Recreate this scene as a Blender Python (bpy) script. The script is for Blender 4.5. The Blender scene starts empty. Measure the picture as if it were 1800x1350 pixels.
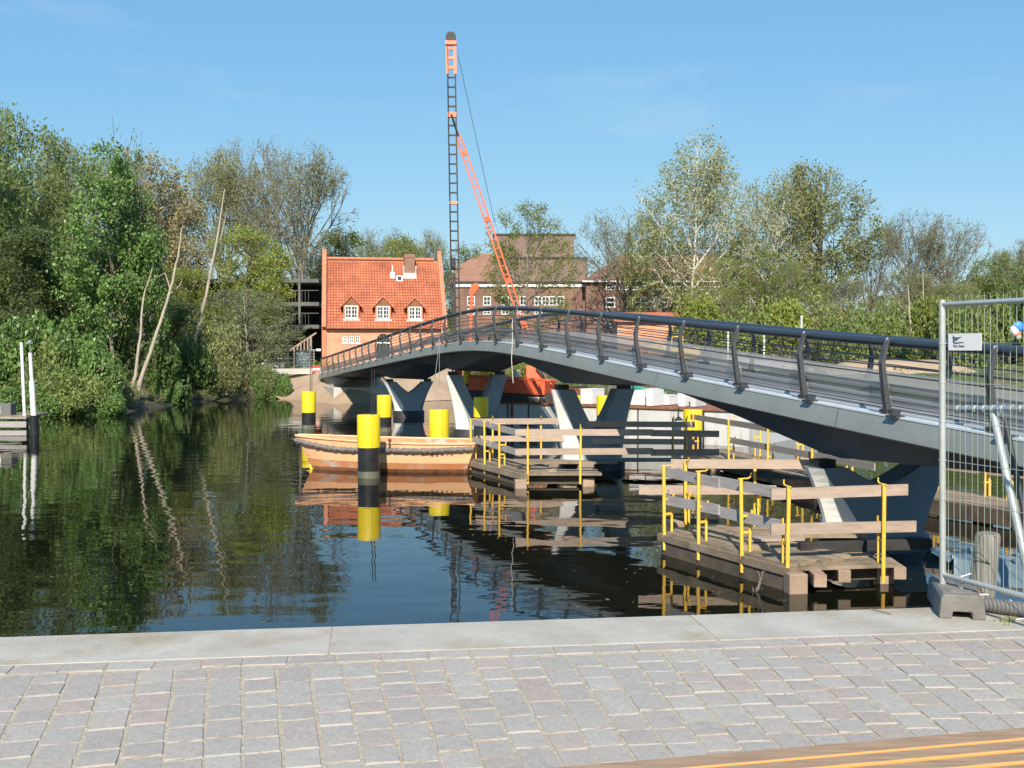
import bpy, math, random
import numpy as np
from mathutils import Vector, Matrix

R = math.radians
rnd = random.Random(7)
scene = bpy.context.scene
COL = scene.collection

# ------------------------------------------------------------------ camera, sky, sun
F, EYE, HOR = 1900.0, 3.3, 615.0
PITCH = -math.atan((675 - HOR) / F)
cam_d = bpy.data.cameras.new("camera")
cam = bpy.data.objects.new("camera", cam_d)
COL.objects.link(cam)
cam_d.sensor_width = 36.0
cam_d.lens = 36.0 * F / 1800.0
cam_d.clip_start = 0.05
cam_d.clip_end = 4000
cam.location = (0, 0, EYE)
cam.rotation_euler = (R(90) + PITCH, 0, 0)
scene.camera = cam

SUN_EL, SUN_AZ = 37.0, -3.0      # behind the camera
w = bpy.data.worlds.new("World")
scene.world = w
w.use_nodes = True
wn, wl = w.node_tree.nodes, w.node_tree.links
bg = wn["Background"]
sky = wn.new("ShaderNodeTexSky")
sky.sky_type = 'NISHITA'
sky.sun_disc = False
sky.sun_elevation = R(SUN_EL)
sky.sun_rotation = R(180 - SUN_AZ)
sky.air_density = 1.0
sky.dust_density = 0.15
sky.ozone_density = 1.5
tc = wn.new("ShaderNodeTexCoord")
mp = wn.new("ShaderNodeMapping")
mp.inputs['Scale'].default_value = (2.2, 5.0, 9.0)
mp.inputs['Rotation'].default_value = (0.2, 0.1, 0.5)
cn = wn.new("ShaderNodeTexNoise")
cn.inputs['Scale'].default_value = 1.6
cn.inputs['Detail'].default_value = 7
cn.inputs['Roughness'].default_value = 0.62
cr = wn.new("ShaderNodeValToRGB")
cr.color_ramp.elements[0].position = 0.56
cr.color_ramp.elements[0].color = (0, 0, 0, 1)
cr.color_ramp.elements[1].position = 0.86
cr.color_ramp.elements[1].color = (0.34, 0.34, 0.34, 1)
mx = wn.new("ShaderNodeMixRGB")
mx.inputs['Color2'].default_value = (4.6, 5.6, 6.2, 1)
wl.new(tc.outputs['Generated'], mp.inputs['Vector'])
wl.new(mp.outputs['Vector'], cn.inputs['Vector'])
wl.new(cn.outputs['Fac'], cr.inputs['Fac'])
wl.new(cr.outputs['Color'], mx.inputs['Fac'])
sp_ = wn.new("ShaderNodeSeparateColor"); cb_ = wn.new("ShaderNodeCombineColor")   # the film's colour response to the sky
wl.new(sky.outputs['Color'], sp_.inputs[0])
for i_, (g_, k_) in enumerate(((.767, .80), (.503, 1.80), (.25, 3.69))):
    pw = wn.new("ShaderNodeMath"); pw.operation = 'POWER'; pw.inputs[1].default_value = g_
    ml = wn.new("ShaderNodeMath"); ml.operation = 'MULTIPLY'; ml.inputs[1].default_value = k_
    wl.new(sp_.outputs[i_], pw.inputs[0]); wl.new(pw.outputs[0], ml.inputs[0]); wl.new(ml.outputs[0], cb_.inputs[i_])
wl.new(cb_.outputs[0], mx.inputs['Color1'])
wl.new(mx.outputs['Color'], bg.inputs['Color'])
bg.inputs['Strength'].default_value = 0.10

sun_d = bpy.data.lights.new("sun", 'SUN')
sun_d.energy = 4.7
sun_d.angle = R(0.53)
sun_d.color = (1.0, 0.90, 0.76)
sun = bpy.data.objects.new("sun", sun_d)
COL.objects.link(sun)
az, el = R(SUN_AZ), R(SUN_EL)
to_sun = Vector((math.sin(az) * math.cos(el), -math.cos(az) * math.cos(el), math.sin(el)))
sun.rotation_euler = to_sun.to_track_quat('Z', 'Y').to_euler()
sun.location = (0, -20, 30)

scene.view_settings.view_transform = 'Standard'
scene.view_settings.look = 'None'
scene.view_settings.exposure = 0.55
scene.view_settings.gamma = 1.0
scene.view_settings.use_curve_mapping = False

# ------------------------------------------------------------------ survey helpers
CP, SP = math.cos(PITCH), math.sin(PITCH)
def ray(x, y):
    v = Vector((x - 900, F * CP - (675 - y) * SP, F * SP + (675 - y) * CP))
    return v / v.y
def W(x, y, Y):
    return Vector((0, 0, EYE)) + ray(x, y) * Y
def WZ(x, y, z):
    v = ray(x, y)
    return Vector((0, 0, EYE)) + v * ((z - EYE) / v.z)
def to_px(p):
    d = Vector(p) - Vector((0, 0, EYE))
    fwd = d.y * CP + d.z * SP
    up = -d.y * SP + d.z * CP
    return 900 + F * d.x / fwd, 675 - F * up / fwd

# ------------------------------------------------------------------ materials
def new_mat(name):
    m = bpy.data.materials.new(name)
    m.use_nodes = True
    return m, m.node_tree.nodes, m.node_tree.links, m.node_tree.nodes["Principled BSDF"]
def rgba(c): return (c[0], c[1], c[2], 1)
def M(name, c1, c2=None, scale=6.0, rough=0.6, metal=0.0, bump=0.0, bscale=None, stretch=(1, 1, 1), lo=0.35, hi=0.65,
      objrand=0.0, spec=None, dirt=None, dirt_scale=1.5, dirt_lo=0.55, dirt_hi=0.7, coord='Object'):
    m, n, l, b = new_mat(name)
    c2 = c2 or c1
    t = n.new("ShaderNodeTexCoord")
    mp = n.new("ShaderNodeMapping"); mp.inputs['Scale'].default_value = stretch
    l.new(t.outputs[coord], mp.inputs['Vector'])
    oi = n.new("ShaderNodeObjectInfo")
    ad = n.new("ShaderNodeVectorMath"); ad.operation = 'MULTIPLY_ADD'
    cmb = n.new("ShaderNodeCombineXYZ")
    for i in range(3): l.new(oi.outputs['Random'], cmb.inputs[i])
    ad.inputs[1].default_value = (37, 53, 71)
    l.new(cmb.outputs[0], ad.inputs[0]); l.new(mp.outputs['Vector'], ad.inputs[2])
    no = n.new("ShaderNodeTexNoise"); no.inputs['Scale'].default_value = scale; no.inputs['Detail'].default_value = 6
    no.inputs['Roughness'].default_value = 0.65
    l.new(ad.outputs[0], no.inputs['Vector'])
    rp = n.new("ShaderNodeValToRGB")
    rp.color_ramp.elements[0].position = lo; rp.color_ramp.elements[0].color = rgba(c1)
    rp.color_ramp.elements[1].position = hi; rp.color_ramp.elements[1].color = rgba(c2)
    l.new(no.outputs['Fac'], rp.inputs['Fac'])
    out = rp.outputs['Color']
    if dirt:
        dn = n.new("ShaderNodeTexNoise"); dn.inputs['Scale'].default_value = dirt_scale; dn.inputs['Detail'].default_value = 8
        dn.inputs['Roughness'].default_value = 0.7
        l.new(ad.outputs[0], dn.inputs['Vector'])
        dr = n.new("ShaderNodeMapRange"); dr.inputs[1].default_value = dirt_lo; dr.inputs[2].default_value = dirt_hi
        l.new(dn.outputs['Fac'], dr.inputs[0])
        dm = n.new("ShaderNodeMixRGB"); dm.inputs['Color2'].default_value = rgba(dirt)
        l.new(dr.outputs[0], dm.inputs['Fac']); l.new(out, dm.inputs['Color1'])
        out = dm.outputs['Color']
    if objrand:
        hs = n.new("ShaderNodeHueSaturation")
        mr = n.new("ShaderNodeMapRange"); mr.inputs[3].default_value = 1 - objrand; mr.inputs[4].default_value = 1 + objrand
        l.new(oi.outputs['Random'], mr.inputs[0]); l.new(mr.outputs[0], hs.inputs['Value'])
        l.new(out, hs.inputs['Color']); out = hs.outputs['Color']
    l.new(out, b.inputs['Base Color'])
    b.inputs['Roughness'].default_value = rough
    b.inputs['Metallic'].default_value = metal
    if spec is not None: b.inputs['Specular IOR Level'].default_value = spec
    if bump:
        bn = n.new("ShaderNodeTexNoise"); bn.inputs['Scale'].default_value = bscale or scale * 4; bn.inputs['Detail'].default_value = 5
        l.new(ad.outputs[0], bn.inputs['Vector'])
        bp = n.new("ShaderNodeBump"); bp.inputs['Strength'].default_value = bump; bp.inputs['Distance'].default_value = 0.02
        l.new(bn.outputs['Fac'], bp.inputs['Height']); l.new(bp.outputs[0], b.inputs['Normal'])
    return m

def leaf_mat(name, c1, c2, trans=0.45, rough=0.5):
    m, n, l, b = new_mat(name)
    g = n.new("ShaderNodeNewGeometry")
    oi = n.new("ShaderNodeObjectInfo")
    tcd = n.new("ShaderNodeTexCoord")
    no = n.new("ShaderNodeTexNoise"); no.inputs['Scale'].default_value = 0.55; no.inputs['Detail'].default_value = 2
    l.new(tcd.outputs['Object'], no.inputs['Vector'])
    md = n.new("ShaderNodeMath"); md.operation = 'MULTIPLY_ADD'; md.inputs[1].default_value = 0.55
    l.new(g.outputs['Random Per Island'], md.inputs[0])
    m2 = n.new("ShaderNodeMath"); m2.operation = 'MULTIPLY_ADD'; m2.inputs[1].default_value = 0.9; m2.inputs[2].default_value = -0.22
    l.new(no.outputs['Fac'], m2.inputs[0]); l.new(m2.outputs[0], md.inputs[2])
    rp = n.new("ShaderNodeValToRGB")
    rp.color_ramp.elements[0].color = rgba(c1); rp.color_ramp.elements[1].color = rgba(c2)
    rp.color_ramp.elements[0].position = 0.1; rp.color_ramp.elements[1].position = 0.9
    l.new(md.outputs[0], rp.inputs['Fac'])
    hs = n.new("ShaderNodeHueSaturation")
    mr = n.new("ShaderNodeMapRange"); mr.inputs[3].default_value = 0.85; mr.inputs[4].default_value = 1.15
    l.new(oi.outputs['Random'], mr.inputs[0]); l.new(mr.outputs[0], hs.inputs['Value']); l.new(rp.outputs[0], hs.inputs['Color'])
    l.new(hs.outputs[0], b.inputs['Base Color'])
    b.inputs['Roughness'].default_value = rough
    b.inputs['Specular IOR Level'].default_value = 0.35
    tr = n.new("ShaderNodeBsdfTranslucent"); l.new(hs.outputs[0], tr.inputs['Color'])
    mxs = n.new("ShaderNodeMixShader"); mxs.inputs[0].default_value = trans
    l.new(b.outputs[0], mxs.inputs[1]); l.new(tr.outputs[0], mxs.inputs[2])
    l.new(mxs.outputs[0], n["Material Output"].inputs['Surface'])
    return m

def brick_mat(name, c1, c2, mortar, bw, bh, ms=0.012, axes=('X', 'Z'), bump=0.3, rough=0.85, offset=0.5, zscale=1.0):
    m, n, l, b = new_mat(name)
    t = n.new("ShaderNodeTexCoord"); sx = n.new("ShaderNodeSeparateXYZ"); cb = n.new("ShaderNodeCombineXYZ")
    l.new(t.outputs['Object'], sx.inputs[0])
    l.new(sx.outputs[axes[0]], cb.inputs['X'])
    ml = n.new("ShaderNodeMath"); ml.operation = 'MULTIPLY'; ml.inputs[1].default_value = zscale
    l.new(sx.outputs[axes[1]], ml.inputs[0]); l.new(ml.outputs[0], cb.inputs['Y'])
    br = n.new("ShaderNodeTexBrick")
    br.offset = offset
    br.inputs['Scale'].default_value = 1.0
    br.inputs['Brick Width'].default_value = bw; br.inputs['Row Height'].default_value = bh
    br.inputs['Mortar Size'].default_value = ms
    br.inputs['Color1'].default_value = rgba(c1); br.inputs['Color2'].default_value = rgba(c2); br.inputs['Mortar'].default_value = rgba(mortar)
    l.new(cb.outputs[0], br.inputs['Vector'])
    no = n.new("ShaderNodeTexNoise"); no.inputs['Scale'].default_value = 0.8; no.inputs['Detail'].default_value = 7
    l.new(t.outputs['Object'], no.inputs['Vector'])
    hs = n.new("ShaderNodeHueSaturation")
    mr = n.new("ShaderNodeMapRange"); mr.inputs[1].default_value = 0.3; mr.inputs[2].default_value = 0.7; mr.inputs[3].default_value = 0.75; mr.inputs[4].default_value = 1.2
    l.new(no.outputs['Fac'], mr.inputs[0]); l.new(mr.outputs[0], hs.inputs['Value']); l.new(br.outputs['Color'], hs.inputs['Color'])
    l.new(hs.outputs[0], b.inputs['Base Color'])
    b.inputs['Roughness'].default_value = rough
    bp = n.new("ShaderNodeBump"); bp.inputs['Strength'].default_value = bump; bp.inputs['Distance'].default_value = 0.01; bp.invert = True
    l.new(br.outputs['Fac'], bp.inputs['Height']); l.new(bp.outputs[0], b.inputs['Normal'])
    return m

MT = {}
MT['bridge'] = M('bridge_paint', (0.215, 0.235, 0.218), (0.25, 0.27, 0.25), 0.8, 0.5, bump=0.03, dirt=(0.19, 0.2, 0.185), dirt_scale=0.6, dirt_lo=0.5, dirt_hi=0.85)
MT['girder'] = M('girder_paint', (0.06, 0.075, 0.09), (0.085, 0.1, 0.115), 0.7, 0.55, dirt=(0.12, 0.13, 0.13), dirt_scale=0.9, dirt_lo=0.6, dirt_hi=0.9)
MT['pier'] = M('pier_paint', (0.19, 0.235, 0.255), (0.25, 0.29, 0.305), 1.2, 0.5, bump=0.05, dirt=(0.25, 0.27, 0.27), dirt_scale=2, dirt_lo=0.6, dirt_hi=0.85)
MT['nose'] = M('pale_nose', (0.78, 0.77, 0.72), (0.68, 0.67, 0.62), 1.5, 0.6, dirt=(0.42, 0.38, 0.3), dirt_scale=1.3, dirt_lo=0.62, dirt_hi=0.8)
MT['rail'] = M('rail_anthracite', (0.030, 0.038, 0.046), (0.04, 0.048, 0.056), 3, 0.32)
MT['post'] = M('post_anthracite', (0.055, 0.06, 0.066), (0.075, 0.08, 0.085), 3, 0.42)
MT['wire'] = M('railing_wire', (0.045, 0.05, 0.056), None, 3, 0.35, 0.2)
MT['steel_lt'] = M('bright_steel', (0.42, 0.43, 0.43), (0.52, 0.53, 0.52), 4, 0.38, 0.6)
MT['flange'] = M('flange_galvanised', (0.62, 0.66, 0.67), (0.7, 0.73, 0.73), 2, 0.5, 0.0)
MT['bracket'] = M('bracket_dark', (0.03, 0.037, 0.045), (0.05, 0.056, 0.062), 4, 0.45)
MT['deck'] = M('deck_asphalt', (0.20, 0.195, 0.19), (0.25, 0.245, 0.235), 3, 0.85, bump=0.2, bscale=60, dirt=(0.34, 0.32, 0.29), dirt_scale=0.8)
MT['conc'] = M('concrete', (0.42, 0.40, 0.36), (0.52, 0.50, 0.45), 2, 0.85, bump=0.15, bscale=30, dirt=(0.25, 0.23, 0.2), dirt_scale=1.2)
MT['coping'] = M('coping_granite', (0.36, 0.335, 0.28), (0.46, 0.43, 0.37), 2.4, 0.8, bump=0.35, bscale=70, dirt=(0.30, 0.235, 0.14), dirt_scale=1.3, dirt_lo=0.5, dirt_hi=0.72, objrand=0.05)
MT['sand'] = M('joint_sand', (0.34, 0.29, 0.215), (0.52, 0.455, 0.35), 28, 0.95, bump=0.5, bscale=140)
MT['yellow'] = M('yellow_paint', (0.74, 0.55, 0.012), (0.82, 0.63, 0.015), 2, 0.5, bump=.08, bscale=9, dirt=(0.40, 0.27, 0.04), dirt_scale=3.5, dirt_lo=0.6, dirt_hi=0.82, stretch=(1, 1, .45))
MT['pileblk'] = M('pile_black', (0.012, 0.012, 0.013), (0.03, 0.03, 0.031), 3, 0.38, bump=0.15, bscale=12, dirt=(0.2, 0.2, 0.19), dirt_scale=2.5, dirt_lo=0.64, dirt_hi=0.82)
MT['postyel'] = M('post_yellow', (0.80, 0.46, 0.055), (0.86, 0.55, 0.08), 5, 0.5, dirt=(0.28, 0.12, 0.04), dirt_scale=9, dirt_lo=0.6, dirt_hi=0.75)
MT['board'] = M('guard_board', (0.34, 0.26, 0.20), (0.44, 0.345, 0.28), 3, 0.8, bump=0.2, stretch=(1, 6, 6), bscale=14, objrand=0.12, dirt=(0.28, 0.22, 0.18), dirt_scale=2)
MT['boardgrey'] = M('guard_board_grey', (0.27, 0.25, 0.24), (0.36, 0.335, 0.32), 3, 0.85, bump=0.2, stretch=(1, 6, 6), bscale=14, objrand=0.1)  # greyed copy of the board; on side rails the tone stands for shade
MT['plank'] = M('deck_plank', (0.22, 0.165, 0.11), (0.33, 0.26, 0.18), 3, 0.9, bump=0.5, bscale=16, objrand=0.22, dirt=(0.10, 0.085, 0.05), dirt_scale=2.5, dirt_lo=0.5, dirt_hi=0.75)
MT['beam'] = M('wet_beam', (0.07, 0.055, 0.04), (0.13, 0.1, 0.07), 3, 0.85, bump=0.4, bscale=14, objrand=0.2)
MT['pileend'] = M('pile_timber', (0.30, 0.22, 0.16), (0.40, 0.30, 0.22), 5, 0.85, bump=0.4, bscale=14, dirt=(0.30, 0.12, 0.07), dirt_scale=3, objrand=0.15)
MT['boat'] = M('boat_orange', (0.80, 0.42, 0.22), (0.84, 0.50, 0.28), 1.2, 0.55, bump=0.06, dirt=(0.42, 0.17, 0.085), dirt_scale=2.6, dirt_lo=0.56, dirt_hi=0.70, stretch=(.7, 1, 1.6))
MT['boatlow'] = M('boat_lower', (0.52, 0.19, 0.075), (0.62, 0.27, 0.12), 1.4, 0.6, dirt=(0.50, 0.45, 0.40), dirt_scale=.9, dirt_lo=0.5, dirt_hi=0.6)
MT['boatbot'] = M('boat_bottom', (0.20, 0.085, 0.04), (0.34, 0.15, 0.075), 5, 0.7, bump=0.2, dirt=(0.06, 0.05, 0.035), dirt_scale=3)
MT['rust'] = M('rust', (0.20, 0.075, 0.035), (0.32, 0.14, 0.07), 6, 0.9, bump=0.3)
MT['rope'] = M('rope', (0.13, 0.11, 0.1), (0.26, 0.22, 0.2), 14, 0.95, bump=0.9, bscale=40)
MT['hull'] = M('pontoon_hull', (0.52, 0.52, 0.50), (0.62, 0.62, 0.6), 1.2, 0.65, bump=0.06, bscale=2, stretch=(2.2, 2.2, 0.3), dirt=(0.30, 0.16, 0.08), dirt_scale=1.1, dirt_lo=0.58, dirt_hi=0.72)
MT['orange'] = M('rig_orange', (0.72, 0.10, 0.03), (0.78, 0.14, 0.05), 1.5, 0.5, dirt=(0.35, 0.08, 0.04), dirt_scale=2, dirt_lo=0.66, dirt_hi=0.8)
MT['orange_lt'] = M('rig_orange_faded', (0.80, 0.22, 0.10), (0.84, 0.30, 0.17), 1.5, 0.55)
MT['dark'] = M('dark_steel', (0.02, 0.02, 0.022), (0.045, 0.042, 0.04), 3, 0.6)
MT['black'] = M('black_rubber', (0.012, 0.012, 0.012), (0.02, 0.02, 0.02), 3, 0.8)
MT['white'] = M('white_paint', (0.78, 0.78, 0.77), (0.72, 0.72, 0.70), 2, 0.5, dirt=(0.5, 0.45, 0.38), dirt_scale=2, dirt_lo=0.6, dirt_hi=0.8)
MT['frame'] = M('white_frame', (0.80, 0.80, 0.78), None, 2, 0.5)
MT['blue'] = M('blue_plastic', (0.05, 0.22, 0.55), (0.08, 0.3, 0.62), 3, 0.45)
MT['teal'] = M('teal_sheet', (0.03, 0.33, 0.29), (0.06, 0.4, 0.36), 3, 0.5)
MT['red'] = M('red_paint', (0.6, 0.05, 0.03), (0.66, 0.08, 0.05), 3, 0.5)
MT['galv'] = M('galvanised', (0.44, 0.46, 0.42), (0.54, 0.56, 0.52), 6, 0.42, 0.5)
MT['galvgreen'] = M('fence_green_grey', (0.26, 0.32, 0.25), (0.33, 0.39, 0.31), 4, 0.5)
MT['block'] = M('fence_block', (0.145, 0.135, 0.12), (0.20, 0.19, 0.17), 5, 0.9, bump=0.35, bscale=40, dirt=(0.30, 0.27, 0.22), dirt_scale=4, dirt_lo=0.55, dirt_hi=0.8)
MT['bollard'] = M('old_wood', (0.17, 0.155, 0.13), (0.27, 0.25, 0.215), 4, 0.9, bump=0.6, stretch=(9, 9, 0.7), bscale=5)
MT['tarp'] = M('pale_blue_sheet', (0.085, 0.135, 0.17), (0.17, 0.23, 0.26), 4, 0.35, bump=0.4, bscale=6)
MT['earth'] = M('bare_earth', (0.32, 0.23, 0.15), (0.42, 0.31, 0.21), 0.6, 0.95, bump=0.6, bscale=4)
MT['bark'] = M('bark', (0.15, 0.135, 0.1), (0.23, 0.205, 0.155), 5, 0.95, bump=0.3, stretch=(1, 1, 0.3))
MT['barkpale'] = M('bark_pale', (0.33, 0.28, 0.21), (0.46, 0.4, 0.31), 4, 0.9, stretch=(1, 1, 0.4), dirt=(0.2, 0.16, 0.12), dirt_scale=3, dirt_lo=0.55, dirt_hi=0.75)
MT['barkbirch'] = M('bark_birch', (0.58, 0.54, 0.46), (0.68, 0.65, 0.58), 4, 0.9, dirt=(0.15, 0.13, 0.1), dirt_scale=5, dirt_lo=0.6, dirt_hi=0.7)
MT['brick'] = brick_mat('house_brick', (0.70, 0.31, 0.17), (0.62, 0.25, 0.13), (0.55, 0.38, 0.27), 0.26, 0.08)
MT['brickred'] = brick_mat('school_brick', (0.25, 0.125, 0.09), (0.21, 0.10, 0.072), (0.22, 0.165, 0.135), 0.26, 0.08)
MT['verge'] = M('verge_brick', (0.48, 0.18, 0.10), (0.58, 0.24, 0.13), 3, 0.85)
MT['tile'] = brick_mat('roof_pantile_courses', (0.50, 0.165, 0.085), (0.60, 0.215, 0.11), (0.27, 0.09, 0.05), 0.22, 0.23, 0.022, offset=0.0, bump=0.0)  # dark joint lines in the colour stand in for shade between tiles
MT['tile_plain'] = M('roof_pantile', (0.50, 0.165, 0.08), (0.60, 0.22, 0.11), 1.3, 0.8, dirt=(0.36, 0.14, 0.075), dirt_scale=0.7, dirt_lo=0.48, dirt_hi=0.7)
MT['rooftile2'] = M('school_roof', (0.23, 0.12, 0.08), (0.29, 0.165, 0.115), 2, 0.85)
MT['clad'] = M('ribbed_cladding', (0.19, 0.13, 0.105), (0.235, 0.165, 0.135), 1.2, 0.7, stretch=(1, 1, 0.2))
MT['lead'] = M('lead_flashing', (0.5, 0.5, 0.5), (0.6, 0.6, 0.6), 3, 0.6)
MT['glass'] = M('window_glass', (0.03, 0.035, 0.04), (0.06, 0.07, 0.075), 0.7, 0.08)
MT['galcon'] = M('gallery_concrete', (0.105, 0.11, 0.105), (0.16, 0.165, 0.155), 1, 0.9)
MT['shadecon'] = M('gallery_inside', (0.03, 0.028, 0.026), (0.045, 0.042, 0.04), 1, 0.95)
MT['plas'] = M('grey_plastic', (0.13, 0.13, 0.125), (0.18, 0.175, 0.17), 5, 0.8, dirt=(0.34, 0.3, 0.25), dirt_scale=4)
MT['pole'] = M('white_pole', (0.80, 0.80, 0.76), (0.72, 0.72, 0.68), 3, 0.45)

def slat_mat():
    m, n, l, b = new_mat('bench_timber')
    g = n.new("ShaderNodeNewGeometry"); t = n.new("ShaderNodeTexCoord")
    s = n.new("ShaderNodeSeparateXYZ"); l.new(t.outputs['Normal'], s.inputs[0])
    mp = n.new("ShaderNodeMapping"); mp.inputs['Scale'].default_value = (1.2, 14, 14); l.new(t.outputs['Object'], mp.inputs[0])
    no = n.new("ShaderNodeTexNoise"); no.inputs['Scale'].default_value = 4; no.inputs['Detail'].default_value = 6; l.new(mp.outputs[0], no.inputs['Vector'])
    r1 = n.new("ShaderNodeValToRGB"); r1.color_ramp.elements[0].color = (0.28, 0.18, 0.10, 1); r1.color_ramp.elements[1].color = (0.39, 0.26, 0.155, 1)
    r1.color_ramp.elements[0].position = .35; r1.color_ramp.elements[1].position = .65
    l.new(no.outputs['Fac'], r1.inputs[0])
    mr = n.new("ShaderNodeMapRange"); mr.inputs[1].default_value = .75; mr.inputs[2].default_value = .96
    l.new(s.outputs['Z'], mr.inputs[0])
    mx = n.new("ShaderNodeMixRGB"); mx.inputs['Color1'].default_value = (0.72, 0.33, 0.10, 1)
    l.new(mr.outputs[0], mx.inputs[0]); l.new(r1.outputs[0], mx.inputs['Color2'])
    l.new(mx.outputs[0], b.inputs['Base Color']); b.inputs['Roughness'].default_value = .6
    bp = n.new("ShaderNodeBump"); bp.inputs['Strength'].default_value = .15; l.new(no.outputs['Fac'], bp.inputs['Height']); l.new(bp.outputs[0], b.inputs['Normal'])
    return m
MT['slat'] = slat_mat()
MT['algae'] = M('tide_algae', (0.07, 0.075, 0.045), (0.17, 0.165, 0.13), 7, 0.7, bump=0.5, bscale=20, stretch=(1, 1, .4))

def stone_mat():
    m, n, l, b = new_mat('paving_granite')
    t = n.new("ShaderNodeTexCoord"); oi = n.new("ShaderNodeObjectInfo")
    cb = n.new("ShaderNodeCombineXYZ")
    for i in range(3): l.new(oi.outputs['Random'], cb.inputs[i])
    ad = n.new("ShaderNodeVectorMath"); ad.operation = 'MULTIPLY_ADD'; ad.inputs[1].default_value = (31, 57, 77)
    l.new(cb.outputs[0], ad.inputs[0]); l.new(t.outputs['Object'], ad.inputs[2])
    no = n.new("ShaderNodeTexNoise"); no.inputs['Scale'].default_value = 9; no.inputs['Detail'].default_value = 8; no.inputs['Roughness'].default_value = .7
    l.new(ad.outputs[0], no.inputs['Vector'])
    rp = n.new("ShaderNodeValToRGB")
    e = rp.color_ramp.elements
    e[0].color = (0.335, 0.307, 0.268, 1); e[0].position = 0
    e[1].color = (0.38, 0.342, 0.295, 1); e[1].position = 1
    for p_, c_ in ((.18, (0.365, 0.342, 0.30)), (.36, (0.325, 0.29, 0.255)), (.55, (0.38, 0.36, 0.313)), (.72, (0.355, 0.297, 0.25)), (.86, (0.345, 0.32, 0.284))):
        x = e.new(p_); x.color = rgba(c_)
    l.new(oi.outputs['Random'], rp.inputs[0])
    mr = n.new("ShaderNodeMapRange"); mr.inputs[1].default_value = .3; mr.inputs[2].default_value = .7; mr.inputs[3].default_value = .88; mr.inputs[4].default_value = 1.14
    l.new(no.outputs['Fac'], mr.inputs[0])
    sp = n.new("ShaderNodeTexNoise"); sp.inputs['Scale'].default_value = 7.5; sp.inputs['Detail'].default_value = 5; sp.inputs['Roughness'].default_value = .85; l.new(ad.outputs[0], sp.inputs['Vector'])
    mr2 = n.new("ShaderNodeMapRange"); mr2.inputs[1].default_value = .3; mr2.inputs[2].default_value = .7; mr2.inputs[3].default_value = .82; mr2.inputs[4].default_value = 1.18
    l.new(sp.outputs['Fac'], mr2.inputs[0])
    mm = n.new("ShaderNodeMath"); mm.operation = 'MULTIPLY'; l.new(mr.outputs[0], mm.inputs[0]); l.new(mr2.outputs[0], mm.inputs[1])
    hs = n.new("ShaderNodeHueSaturation"); l.new(mm.outputs[0], hs.inputs['Value']); l.new(rp.outputs[0], hs.inputs['Color'])
    # sandy film left in patches on the stone faces
    g = n.new("ShaderNodeNewGeometry"); wn_ = n.new("ShaderNodeTexNoise"); wn_.inputs['Scale'].default_value = 1.3; wn_.inputs['Detail'].default_value = 9; wn_.inputs['Roughness'].default_value = .7
    l.new(g.outputs['Position'], wn_.inputs['Vector'])
    m3 = n.new("ShaderNodeMapRange"); m3.inputs[1].default_value = .5; m3.inputs[2].default_value = .72; m3.inputs[4].default_value = .55; l.new(wn_.outputs['Fac'], m3.inputs[0])
    mx = n.new("ShaderNodeMixRGB"); mx.inputs['Color2'].default_value = (0.44, 0.39, 0.335, 1)
    l.new(m3.outputs[0], mx.inputs[0]); l.new(hs.outputs[0], mx.inputs['Color1'])
    l.new(mx.outputs[0], b.inputs['Base Color']); b.inputs['Roughness'].default_value = .75
    bp = n.new("ShaderNodeBump"); bp.inputs['Strength'].default_value = .35; bp.inputs['Distance'].default_value = .004
    l.new(sp.outputs['Fac'], bp.inputs['Height']); l.new(bp.outputs[0], b.inputs['Normal'])
    return m
MT['stone'] = stone_mat()

def mesh_screen_mat():
    m, n, l, b = new_mat('fine_steel_mesh')
    b.inputs['Base Color'].default_value = (0.33, 0.33, 0.32, 1); b.inputs['Roughness'].default_value = .6
    t = n.new("ShaderNodeBsdfTransparent"); mx = n.new("ShaderNodeMixShader"); mx.inputs[0].default_value = .22
    l.new(b.outputs[0], mx.inputs[1]); l.new(t.outputs[0], mx.inputs[2]); l.new(mx.outputs[0], n["Material Output"].inputs[0])
    return m
MT['screen'] = mesh_screen_mat()

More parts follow.
